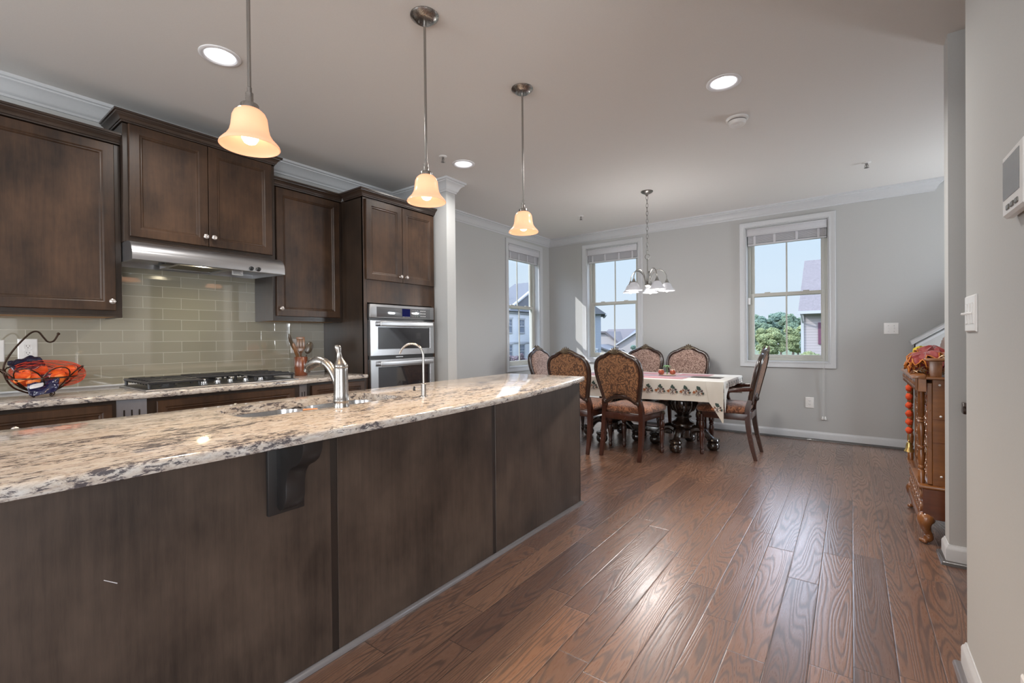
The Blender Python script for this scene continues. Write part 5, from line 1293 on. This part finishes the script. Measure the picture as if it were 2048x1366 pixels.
def motif(fn, u, v, s_=1.0, k=0):
    stroke(fn, [(u-0.028*s_, v+0.018*s_), (u-0.002*s_, v-0.012*s_), (u+0.018*s_, v-0.040*s_)], 0.0024*s_, 3)
    stroke(fn, [(u+0.034*s_, v+0.012*s_), (u+0.004*s_, v-0.010*s_), (u-0.022*s_, v-0.040*s_)], 0.0022*s_, 3)
    stroke(fn, [(u+0.002*s_, v+0.02*s_), (u, v-0.044*s_)], 0.002*s_, 3)
    blob(fn, u-0.002*s_, v+0.034*s_, 0.017*s_, 1, k+1); blob(fn, u+0.014*s_, v+0.022*s_, 0.011*s_, 1, k+2)
    blob(fn, u-0.040*s_, v-0.010*s_, 0.013*s_, 2, k+3); blob(fn, u-0.020*s_, v+0.002*s_, 0.008*s_, 2, k+4)
    blob(fn, u+0.032*s_, v+0.006*s_, 0.010*s_, 3, k+5); blob(fn, u+0.042*s_, v-0.016*s_, 0.011*s_, 1, k+6); blob(fn, u+0.030*s_, v-0.018*s_, 0.007*s_, 2, k+7)
fnear = lambda u, v: (u, CYa-0.0155-0.012*max(0, (CZ-v)/0.2), v)
for k in range(14): motif(fnear, CX1-0.215-0.122*k, CZ-0.098, 1.0, k)
fflap = lambda u, v: (u, flapy(u, v)-0.0022, v)
motif(fflap, CX1-0.052, CZ-0.245, 0.95, 31)
fside = lambda u, v: (CX1+0.0145, u, v)
for k in range(8): motif(fside, CYa+0.10+0.105*k, CZ-0.046, 0.62, 40+k)
ftop = lambda u, v: (u, v, CZ+0.0012)
for (x0, x1, y0, y1, m) in ((-2.55, -1.36, 4.68, 4.90, 4), (-2.55, -1.06, 4.93, 5.12, 5), (-1.36, -1.06, 4.93, 5.12, 5), (-1.56, -1.22, 5.15, 5.40, 4), (-2.55, -1.58, 5.15, 5.40, 4)):
    b.mi = m; b.poly([ftop(x0, y0), ftop(x1, y0), ftop(x1, y1), ftop(x0, y1)]); b.mi = 0
for x0, x1, y in ((-2.55, -1.36, 4.79), (-2.55, -1.06, 5.02), (-2.55, -1.22, 5.27)):
    b.poly([(x0, y-0.012, CZ+0.0024), (x1, y-0.012, CZ+0.0024), (x1, y+0.012, CZ+0.0024), (x0, y+0.012, CZ+0.0024)])
o = b.build('tablecloth', [M['cloth'], M['c_green'], M['c_rust'], M['c_plum'], M['c_pink'], M['c_mauve']], ang=50, fix=False)
tag(o, 'cream tablecloth with printed rose sprigs and pink panels, draped over the dining table', 'tablecloth')

# palm tree condiment set on the cloth
pc = Vector((-1.632, 5.06, CZ+0.0030))
t = thing('palm_tree_stand', 'small pale tray with a green palm tree figure on the tablecloth', 'tray', pc)
b = MB(); b.lathe([(0.050, 0.0), (0.062, 0.004), (0.064, 0.008), (0.055, 0.009), (0.0, 0.008)], 28)
for v in b.bm.verts: v.co.x *= 1.55
b.build('tray', M['ceramic'], t)
b = MB(); b.tube(spline([(0, 0.0, 0.008), (0.004, 0, 0.045), (-0.002, 0, 0.085), (0.002, 0, 0.100)], 4), 0.0055, 8); b.build('trunk', M['palm'], t)
for k in range(8):
    a = 2*PI*k/8; b = MB(); q = Matrix.Rotation(a, 4, 'Z')
    rows = [[q @ Vector((r, s_*w_, z - abs(s_)*0.004)) for s_ in (-1, 0, 1)] for r, w_, z in ((0.002, 0.004, 0.100), (0.018, 0.009, 0.112), (0.034, 0.008, 0.106), (0.046, 0.002, 0.088))]
    b.grid(rows); o = b.build('frond', M['palm'], t, ang=60); m_ = o.modifiers.new('thick', 'SOLIDIFY'); m_.thickness = 0.002
for s_, lb in ((-1, 'left amber glass jar on the palm tree tray'), (1, 'right amber glass jar on the palm tree tray')):
    j = thing('condiment_jar', lb, 'jar', pc+Vector((0.053*s_, 0.030*s_, 0.0095)), group='amber jars on the table tray')
    b = MB(); b.lathe([(0.014, 0.0), (0.024, 0.004), (0.032, 0.016), (0.034, 0.030), (0.030, 0.044), (0.025, 0.050), (0.0, 0.050)], 24); b.build('body', M['amber'], j)
    b = MB(); b.lathe([(0.0235, 0.0502), (0.027, 0.051), (0.027, 0.056), (0.0235, 0.056), (0.0235, 0.0502)], 24, caps=False); b.build('rim', M['ceramic'], j)

# ================================================================== CARVED ALTAR CABINET
AX, AY0, AY1 = 0.340, 3.455, 4.12
t = thing('altar_cabinet', 'carved orange brown wooden altar cabinet at the right, behind the wall end', 'cabinet', (0.55, 3.8, 0), world=True)
b = MB(); b.box(AX+0.022, 0.78, AY0+0.004, AY1-0.004, 0.330, 0.925, 0.002, 1); b.build('body', M['teak'], t)
b = MB()
for z in (0.57, 0.70): b.box(AX+0.022, 0.78, AY0+0.0025, AY0+0.0045, z, z+0.0025)
b.build('board_joint', M['teak_base'], t, smooth=False)
b = MB()
for x, z in ((0.362+0.03, 0.895), (0.362+0.034, 0.72), (0.362+0.036, 0.385)): b.ball((x, AY0+0.003, z), (0.006, 0.003, 0.006), 10, 6)
b.build('screw_cap', M['plate'], t)
# pierced lattice front
b = MB(); zl0, zl1 = 0.335, 0.905
for y in (AY0+0.006, AY1-0.030): b.box(AX, AX+0.021, y, y+0.024, zl0, zl1, 0.002, 1)
for z in (zl0, 0.500, 0.745, zl1-0.022): b.box(AX, AX+0.021, AY0+0.03, AY1-0.03, z, z+0.022, 0.002, 1)
ya, yb = AY0+0.03, AY1-0.03
for za, zb in ((zl0+0.022, 0.500), (0.522, 0.745), (0.767, zl1-0.022)):
    ny = 9
    for k in range(ny):
        y0_, y1_ = ya+(yb-ya)*k/ny, ya+(yb-ya)*(k+1)/ny; ymid = (y0_+y1_)/2; nz = max(2, round((zb-za)/0.075))
        for j in range(nz):
            z0_, z1_ = za+(zb-za)*j/nz, za+(zb-za)*(j+1)/nz; zm_ = (z0_+z1_)/2
            b.tube([Vector((AX+0.010, ymid+0.030*math.cos(a), zm_+(z1_-z0_)*0.46*math.sin(a))) for a in [2*PI*i/12 for i in range(12)]], 0.0058, 5, closed=True)
b.build('lattice_front', M['teak_v'], t)
# base box, ledge, carved front, legs
b = MB(); b.box(0.318, 0.80, AY0-0.018, AY1+0.018, 0.145, 0.312, 0.002, 1); b.build('base_box', M['teak_base'], t)
b = MB(); b.box(0.300, 0.80, AY0-0.020, AY1+0.045, 0.3125, 0.3295, 0.005, 2); b.build('ledge', M['teak'], t)
b = MB()
for k in range(8):
    for j in range(2):
        c = Vector((0.3155, AY0+0.06+0.078*k, 0.192+0.072*j))
        b.tube([c+Vector((0, 0.030*math.cos(a), 0.028*math.sin(a))) for a in [2*PI*i/14 for i in range(14)]], 0.006, 5, closed=True)
        for i in range(5):
            a = 2*PI*i/5; b.ball(c+Vector((0.0, 0.013*math.cos(a), 0.013*math.sin(a))), (0.004, 0.008, 0.008), 6, 5)
b.build('base_carving', M['teak_v'], t)
b = MB()
pts = [(AY0+0.0, 0.145)]
for k in range(16):
    y = AY0+0.02+(AY1-AY0-0.04)*k/15; pts += [(y-0.010, 0.115-0.0*abs(k-8)), (y, 0.092+0.02*math.cos(k*PI/7.5)*0), (y+0.010, 0.115)]
pts += [(AY1, 0.145)]
b.prism(pts, 'x', 0.306, 0.322, 0.002); b.build('scalloped_skirt', M['teak'], t, ang=25)
for (lx, ly, sx, sy) in ((0.345, AY0+0.012, -1, -1), (0.345, AY1-0.012, -1, 1), (0.76, AY0+0.012, 1, -1), (0.76, AY1-0.012, 1, 1)):
    b = MB(); sp = spline([(lx, ly, 0.160), (lx+sx*0.016, ly+sy*0.008, 0.125), (lx+sx*0.012, ly+sy*0.006, 0.085), (lx-sx*0.002, ly-sy*0.002, 0.050), (lx+sx*0.006, ly+sy*0.004, 0.026), (lx+sx*0.022, ly+sy*0.012, 0.012)], 5)
    b.tube(sp, [0.034, 0.037, 0.039, 0.040, 0.039, 0.037, 0.034, 0.031, 0.028, 0.025, 0.023, 0.021, 0.0195, 0.019, 0.019, 0.0195, 0.021, 0.0225, 0.0235, 0.023, 0.021, 0.019, 0.016, 0.0135, 0.012, 0.0115][:len(sp)], 12)
    for k in (-1, 0, 1): b.ball((lx+sx*0.024+0.007*k*sy, ly+sy*0.012-0.009*k*sx, 0.0145), (0.013, 0.012, 0.0125), 10, 7)
    b.build('leg', M['teak_v'], t, ang=60)
# turned posts at the front, canopy with pierced fringe
POST = [(0.016, 0.330), (0.016, 0.400), (0.011, 0.408), (0.016, 0.416), (0.016, 0.424), (0.012, 0.432), (0.017, 0.460), (0.018, 0.49), (0.012, 0.520), (0.016, 0.528), (0.016, 0.536), (0.011, 0.544), (0.014, 0.58), (0.018, 0.62), (0.017, 0.65), (0.011, 0.672), (0.016, 0.680), (0.011, 0.690), (0.016, 0.698), (0.011, 0.706), (0.016, 0.716), (0.016, 0.86), (0.018, 0.87), (0.018, 0.905)]
for y in (AY0+0.045, AY1-0.02):
    b = MB(); b.lathe(POST, 18, Matrix.Translation((0.318, y, 0))); b.build('post', M['teak_v'], t)
b = MB(); b.box(0.332, 0.80, AY0-0.014, AY1+0.04, 0.9255, 0.9395, 0.003, 1); b.build('top_board', M['teak'], t)
b = MB(); b.prism([(0.333, 0.9400), (0.333, 0.952), (0.30, 0.948), (0.276, 0.936), (0.276, 0.928), (0.30, 0.930), (0.331, 0.9255)], 'y', AY0-0.014, AY1+0.10, 0.002)
cn = b.build('canopy', M['teak'], t, ang=30)
b = MB(); pts = [(AY0-0.010, 0.928)]
n = 22
for k in range(n):
    y = AY0-0.004+(AY1+0.09-AY0)*k/(n-1); pts += [(y-0.011, 0.880), (y, 0.862), (y+0.011, 0.880)] if k else [(y, 0.862), (y+0.011, 0.880)]
pts += [(AY1+0.10, 0.928)]
b.prism(pts, 'x', 0.288, 0.298)
for k in range(n-1):
    y = AY0+0.010+(AY1+0.09-AY0)*k/(n-1); b.ball((0.287, y, 0.898), (0.003, 0.006, 0.012), 8, 6)
b.build('fringe', M['teak_v'], t, ang=25)
b = MB(); b.box(0.300, 0.336, AY0-0.012, AY0+0.004, 0.856, 0.930, 0.002, 1); b.build('corner_bracket', M['teak'], t)
# crest board at the back of the top
b = MB(); cxs, czs = 0.44, 0.0
pts = [(3.52, 0.9395)]
for k in range(0, 33):
    a = PI-PI*k/32; r = 0.30+(0.012 if k % 2 else -0.004); pts.append((3.80+r*math.cos(a)*0.93, 0.9395+0.02+r*0.66*math.sin(a)))
pts += [(4.08, 0.9395)]
b.prism(pts, 'x', 0.455, 0.472, 0.002); b.build('crest_board', M['teak'], t, ang=25)
# small wooden stand on the near corner
s_ = thing('wooden_stand', 'small wooden stand with a flat top on the near corner of the altar cabinet', 'stand', (0.385, 3.475, 0.940), world=True)
b = MB(); b.prism([(0.352, 0.9402), (0.400, 0.9402), (0.404, 1.028), (0.348, 1.028)], 'y', 3.452, 3.500, 0.002); b.build('post', M['teak_v'], s_)
b = MB(); b.box(0.330, 0.424, 3.443, 3.520, 1.0285, 1.043, 0.005, 3); b.build('top', M['teak'], s_)
# heap of red and gold cloth garlands
def ruffle(b, c, r, h, seed, n=30, lob=7):
    random.seed(seed); rows = []
    tilt = Matrix.Rotation(random.uniform(-0.5, 0.5), 3, 'X') @ Matrix.Rotation(random.uniform(-0.5, 0.5), 3, 'Y')
    for f in (0.12, 0.45, 0.75, 1.0):
        rows.append([Vector(c) + tilt @ Vector((r*f*math.cos(a)*(1+0.10*math.sin(lob*a+seed)), r*f*math.sin(a)*(1+0.10*math.sin(lob*a+seed)), h*(1-f*f) + 0.020*f*math.sin(lob*a+seed*2))) for a in [2*PI*k/n for k in range(n)]])
    b.grid(rows, closed_u=True); b.poly(rows[0])
    return rows[-1]
g = thing('cloth_garland', 'heap of dark red cloth garland with gold braid on top of the altar cabinet', 'garland', (0.40, 3.70, 0.94), world=True)
b = MB(); braid = MB()
spots = [(0.345, 3.60, 0.985, .068, .06), (0.350, 3.69, 1.010, .078, .06), (0.345, 3.78, 0.995, .075, .06), (0.375, 3.62, 1.030, .070, .05), (0.390, 3.74, 1.050, .078, .06), (0.350, 3.88, 0.995, .070, .06), (0.375, 3.86, 1.040, .072, .06), (0.42, 3.63, 1.020, .052, .05), (0.425, 3.56, 0.985, .040, .05), (0.33, 3.95, 0.975, .05, .04), (0.415, 3.82, 1.055, .05, .04), (0.320, 3.68, 0.962, .045, .03)]
for i, (x, y, z, r, h) in enumerate(spots):
    rim = ruffle(b, (x, y, z), r, h, i+1); braid.tube(rim, 0.0042, 6, closed=True)
fr = b.build('ruffle', M['f_red'], g, ang=60); m_ = fr.modifiers.new('thick', 'SOLIDIFY'); m_.thickness = 0.0025
braid.build('gold_braid', M['f_gold'], g, ang=60)
b = MB(); ruffle(b, (0.345, 3.76, 1.070), 0.042, 0.035, 21); yl = b.build('yellow_rosette', M['f_yellow'], g, ang=60); m_ = yl.modifiers.new('thick', 'SOLIDIFY'); m_.thickness = 0.0025
b = MB(); random.seed(3)
for k in range(170):
    x, y, z = random.uniform(0.300, 0.35), random.uniform(3.56, 3.98), random.uniform(0.955, 0.995)
    if k > 90: x, y, z = random.uniform(0.405, 0.450), random.uniform(3.50, 3.62), random.uniform(0.945, 1.060)
    a = random.uniform(0, 2*PI); e_ = random.uniform(-1, 1); d_ = Vector((math.cos(a)*0.014, math.sin(a)*0.014, e_*0.010)); p = Vector((x, y, z))
    b.tube([p-d_, p+d_*0.2+Vector((0, 0, 0.003)), p+d_], [0.0012, 0.0028, 0.0008], 4)
tn = b.build('tinsel_fringe', M['f_tinsel'], g, ang=60); tn['kind'] = 'stuff'
# pompom string with bell, hung from the canopy
p_ = thing('pompom_string', 'string of red orange pompoms with a brass bell hanging on the altar cabinet', 'garland', (0.2925, 3.86, 0.862), world=True)
b = MB(); b.tube([(0.2925, 3.86, 0.861), (0.2925, 3.86, 0.500)], 0.0013, 6); b.build('thread', M['palm'], p_)
random.seed(9)
for k in range(6):
    b = MB(); c = Vector((0.2925, 3.86, 0.836-0.054*k)); b.ball(c, (0.017, 0.021, 0.021), 16, 12)
    for v in b.bm.verts: v.co += (v.co-c)*random.uniform(-0.14, 0.16)
    b.build('pompom', M['felt'], p_, ang=80)
b = MB(); b.lathe([(0.003, 0.505), (0.006, 0.500), (0.004, 0.494), (0.012, 0.488), (0.016, 0.470), (0.018, 0.452), (0.026, 0.436), (0.027, 0.431), (0.022, 0.431), (0.013, 0.470), (0.0, 0.482)], 24, Matrix.Translation((0.2925, 3.86, 0))); b.build('bell', M['brass'], p_)

# ================================================================== OUTSIDE
GZ = -3.2
b = MB(); b.box(-140, 120, 6.6, 190, GZ-0.5, GZ); o = b.build('ground', M['grass'], smooth=False); o['kind'] = 'structure'
b = MB(); b.box(-140, -4.6, -60, 6.6, GZ-0.5, GZ); o = b.build('ground_side', M['grass'], smooth=False); o['kind'] = 'structure'; o.name = 'ground.001'
def ext_window(parent, axis, c0, c1, z0, z1, pos, out, muntin=True, frame='ext_trim'):
    """axis 'x': wall faces along x (window spans y) ; 'y': wall faces along y (window spans x). out = outward sign"""
    def bx(b, a0, a1, za, zb, d0, d1):
        lo, hi = sorted((pos+out*d0, pos+out*d1))
        b.box(lo, hi, a0, a1, za, zb) if axis == 'x' else b.box(a0, a1, lo, hi, za, zb)
    f = MB(); w_ = 0.11
    bx(f, c0-w_, c0, z0-w_, z1+w_, 0.0, 0.08); bx(f, c1, c1+w_, z0-w_, z1+w_, 0.0, 0.08); bx(f, c0, c1, z1, z1+w_, 0.0, 0.08); bx(f, c0, c1, z0-w_, z0, 0.0, 0.09); bx(f, c0-w_-0.05, c1+w_+0.05, z1+w_, z1+w_+0.14, 0.0, 0.13)
    bx(f, c0, c1, (z0+z1)/2-0.04, (z0+z1)/2+0.04, 0.0, 0.06)
    if muntin: bx(f, (c0+c1)/2-0.02, (c0+c1)/2+0.02, (z0+z1)/2, z1, 0.0, 0.05); bx(f, c0, c1, (z0+z1)/2+(z1-z0)/4-0.02, (z0+z1)/2+(z1-z0)/4+0.02, 0.0, 0.05)
    fo = f.build('window', M[frame], parent, smooth=False)
    g = MB(); bx(g, c0, c1, z0, z1, 0.004, 0.02); g.build('pane', M['ext_glass'], fo, smooth=False)
# white town houses seen through the side window
HX = -28.0
t = thing('town_house', 'white sided town house with a grey gabled roof, seen through the side window', 'house', (HX-5, 38.5, GZ), world=True)
b = MB(); b.box(HX-10, HX, 34.5, 43.5, GZ, 4.0); b.build('wall', M['house_w'], t, smooth=False)
for y0, z0 in ((36.90, 1.78), (39.10, 1.78), (41.3, 1.78), (36.90, -0.85), (39.10, -0.85), (41.3, -0.85)): ext_window(t, 'x', y0, y0+0.88, z0, z0+1.30, HX, 1)
b = MB(); b.box(HX, HX+0.08, 34.5, 43.5, 0.66, 0.80); b.box(HX, HX+0.16, 34.3, 43.7, 3.72, 4.0); b.build('band', M['ext_trim'], t, smooth=False)
b = MB(); b.prism([(HX+0.5, 3.95), (HX-10.5, 3.95), (HX-5, 6.95)], 'y', 34.2, 43.8); b.build('roof', M['roof_g'], t, smooth=False)
b = MB(); b.prism([(37.1, 4.0), (43.9, 4.0), (43.9, 7.6)], 'x', HX-4.0, HX-0.05); b.build('gable', M['roof_g'], t, smooth=False)
b = MB(); b.prism([(36.9, 4.05), (37.05, 4.0), (43.9, 7.6), (43.9, 7.85)], 'x', HX-0.05, HX+0.25); b.build('rake_board', M['ext_trim'], t, smooth=False)
b = MB(); b.lathe([(0.08, 6.6), (0.08, 7.5)], 10, Matrix.Translation((HX-3.5, 38.6, 0))); b.build('vent_pipe', M['roof_g'], t)
# blue grey house side, left in the back window
t = thing('blue_house', 'blue grey sided house at the left of the left back window', 'house', (-19.1, 40.0, 0), R_(27))
b = MB(); b.box(-4.5, 0.0, 0.0, 6.0, GZ, 3.5); b.build('wall', M['house_b'], t, smooth=False)
b = MB(); b.prism([(0.5, 3.38), (-5.0, 3.38), (-2.25, 5.4)], 'y', -0.4, 6.4); b.build('roof', M['roof_g'], t, smooth=False)
b = MB(); b.box(0.40, 0.56, -0.4, 6.4, 3.24, 3.40); b.build('gutter', M['ext_trim'], t, smooth=False)
ext_window(t, 'y', -1.25, -0.45, -1.6, -0.1, 0.0, -1, False)
# cream house with solar panel
t = thing('cream_house', 'cream house with brown roofs and a dark solar panel, in the left back window', 'house', (-24, 58, GZ), world=True)
k_ = 56/35.0
def H(x, z): return (x*k_, 1.18+(z-1.18)*k_)
b = MB(); x0 = -27.2; x1 = -20.6; b.box(x0, x1, 56.5, 64, GZ, 0.75); b.build('wall', M['house_c'], t, smooth=False)
b = MB(); b.prism([(56.0, 0.45), (64.6, 0.45), (60.2, 2.30)], 'x', x0-0.4, x1+0.4); b.build('roof', M['roof_b'], t, smooth=False)
b = MB(); b.prism([(-27.3, GZ), (-23.6, GZ), (-23.6, 0.35), (-25.5, 1.85), (-27.3, 1.85)], 'y', 55.0, 56.4); lw = b.build('left_wing', M['house_c'], t, smooth=False)
b = MB(); b.prism([(-27.4, 1.95), (-25.45, 1.95), (-23.3, 0.25), (-23.55, 0.12), (-25.55, 1.72), (-27.4, 1.72)], 'y', 54.7, 60.0); b.build('roof', M['roof_b'], lw, smooth=False)
b = MB(); b.prism([(-23.5, GZ), (-18.6, GZ), (-18.6, 0.35), (-21.05, 1.80), (-23.5, 0.35)], 'y', 54.2, 56.4); rw = b.build('right_wing', M['house_c'], t, smooth=False)
b = MB(); b.prism([(-23.8, 0.28), (-21.05, 1.95), (-18.3, 0.28), (-18.3, 0.10), (-21.05, 1.74), (-23.8, 0.10)], 'y', 53.9, 57.5); b.build('rake_board', M['ext_trim'], rw, smooth=False)
b = MB(); b.prism([(-27.0, GZ), (-22.9, GZ), (-22.9, -0.35), (-24.9, 0.0), (-27.0, -0.6)], 'y', 51.2, 55.0); gw = b.build('garage', M['house_c'], t, smooth=False)
b = MB(); b.prism([(-27.2, -0.75), (-25.2, 0.30), (-22.7, -0.50), (-22.7, -0.66), (-25.2, 0.10), (-27.2, -0.92)], 'y', 50.9, 55.2); b.build('roof', M['roof_g'], gw, smooth=False)
b = MB(); n_ = Vector((0, -1.85, 4.2)).normalized()
def rp(x, s_): return Vector((x, 56.0+4.2*s_, 0.45+1.85*s_))+Vector((0, -0.06, 0.12))
A_ = [rp(-23.6, 0.42), rp(-22.5, 0.42), rp(-22.3, 0.95), rp(-23.2, 0.95)]
b.poly(A_); o = b.build('solar_panel', M['solar'], t, smooth=False); m_ = o.modifiers.new('thick', 'SOLIDIFY'); m_.thickness = 0.06
# pink grey house in the right window
t = thing('pink_house', 'pink grey sided house with a plum shingle roof, in the right back window', 'house', (2, 38, GZ), world=True)
b = MB(); b.box(-2.47, 8.0, 34.0, 42.0, GZ, 2.75); b.build('wall', M['house_p'], t, smooth=False)
b = MB(); b.box(-2.56, -2.40, 33.93, 34.06, GZ, 2.75); b.build('corner_board', M['ext_trim'], t, smooth=False)
b = MB(); b.prism([(33.4, 2.62), (42.6, 2.62), (38.5, 6.45)], 'x', -2.66, 8.3); b.build('roof', M['roof_p'], t, smooth=False)
b = MB(); b.box(-2.7, 8.3, 33.3, 33.42, 2.50, 2.68); b.tube([(-2.5, 33.36, 2.5), (-2.48, 33.7, 2.2), (-2.47, 33.92, 2.0)], 0.05, 8); b.build('gutter', M['ext_trim'], t, smooth=False)
b = MB(); b.box(-1.66, -1.18, 33.93, 33.999, 0.62, 1.96); b.build('shutter', M['shutter'], t, smooth=False)
ext_window(t, 'y', -1.05, -0.15, 0.62, 1.96, 34.0, -1)

# trees: trunk and a crown of leaf clumps
def tree(name, label, cat, loc, r, hgt, mat, seed, clumps=16, group=None):
    random.seed(seed); t = thing(name, label, cat, loc, group=group)
    b = MB(); b.tube([(0, 0, 0), (0.05*r, 0, hgt*0.35), (0, 0.04*r, hgt*0.75)], [0.07*r+0.02, 0.05*r+0.015, 0.02*r+0.01], 8); b.build('trunk', M['bark'], t)
    b = MB()
    for k in range(clumps):
        a = random.uniform(0, 2*PI); f = random.uniform(0.0, 0.75); zc = hgt*random.uniform(0.42, 0.88)
        rr_ = r*random.uniform(0.22, 0.38)
        g = bmesh.ops.create_icosphere(b.bm, subdivisions=4, radius=1.0)
        c = Vector((r*f*math.cos(a), r*f*math.sin(a), zc))
        for v in g['verts']:
            d = v.co.normalized(); n1 = mnoise.noise(d*2.3+Vector((seed, k, 0))); n2 = mnoise.noise(d*6.5+Vector((k, seed, 3))); n3 = mnoise.noise(d*15+Vector((k, seed, 7)))
            v.co = c + Vector((d.x, d.y, d.z*0.8))*rr_*(1+0.25*n1+0.30*n2+0.26*n3)
    b.build('foliage', M[mat], t, ang=25)
    return t
GT = 'trees in the wood beyond the right window'
kinds = {'leaf_a': 'mid green tree in the distant wood outside the right window', 'leaf_c': 'blue green tree in the distant wood outside the right window', 'leaf_b': 'yellow green tree in front of the wood outside the right window'}
row = [(-15.6, 100, 2.3, 6.2, 'leaf_a'), (-10.8, 100, 2.3, 6.6, 'leaf_c'), (-5.4, 104, 2.3, 6.1, 'leaf_a'), (-13.2, 95, 2.2, 5.8, 'leaf_c'), (-8.2, 92.5, 2.0, 5.8, 'leaf_a'), (-3.8, 95, 2.2, 6.0, 'leaf_c'), (-11.6, 84, 1.9, 4.2, 'leaf_a'), (-7.4, 84, 1.9, 3.9, 'leaf_a'), (-3.6, 84, 1.8, 4.2, 'leaf_c'), (-9.6, 74, 1.7, 2.9, 'leaf_b'), (-6.0, 74, 1.7, 3.0, 'leaf_b'), (-4.1, 66, 1.2, 2.5, 'leaf_c'), (-8.0, 66, 1.5, 2.2, 'leaf_b')]
for k, (x, y, r, top, m) in enumerate(row): tree('tree', kinds[m], 'tree', (x, y, GZ), r, (top-GZ)*0.95, m, 20+k, 36, GT)
tree('tree', 'small yellow green tree close to the pink grey house wall', 'tree', (-0.98, 31.6, GZ), 0.55, 5.6, 'leaf_b', 55, 8)
tree('bush', 'pale green bush at the foot of the right window view', 'bush', (-1.2, 27.5, GZ), 1.3, 4.1, 'leaf_b', 61, 12)
tree('bush', 'blue green shrub below the cream house in the left back window', 'bush', (-13.4, 33.5, GZ), 0.8, 4.15, 'leaf_c', 62, 10)
tree('bush', 'pale green shrub right of the blue green one in the left back window', 'bush', (-12.0, 34.5, GZ), 0.7, 4.2, 'leaf_b', 63, 10)
tree('ornamental_tree', 'dusky red tree at the left foot of the white town house', 'tree', (-24.5, 32.4, GZ), 1.0, 3.3, 'leaf_r', 64, 12)
tree('ornamental_tree', 'dusky red tree at the right foot of the white town house', 'tree', (-24.5, 34.6, GZ), 0.8, 3.2, 'leaf_r', 65, 12)
tree('tree', 'tall green tree outside the hall window, mirrored in the oven glass', 'tree', (8.0, 11.0, GZ), 3.2, 8.5, 'leaf_a', 66, 22)
b = MB(); b.box(2.3, 60, -40, 6.6, GZ-0.5, GZ); o = b.build('ground', M['grass'], smooth=False); o['kind'] = 'structure'

for o in bpy.data.objects:
    if '_w' in o.keys(): del o['_w']
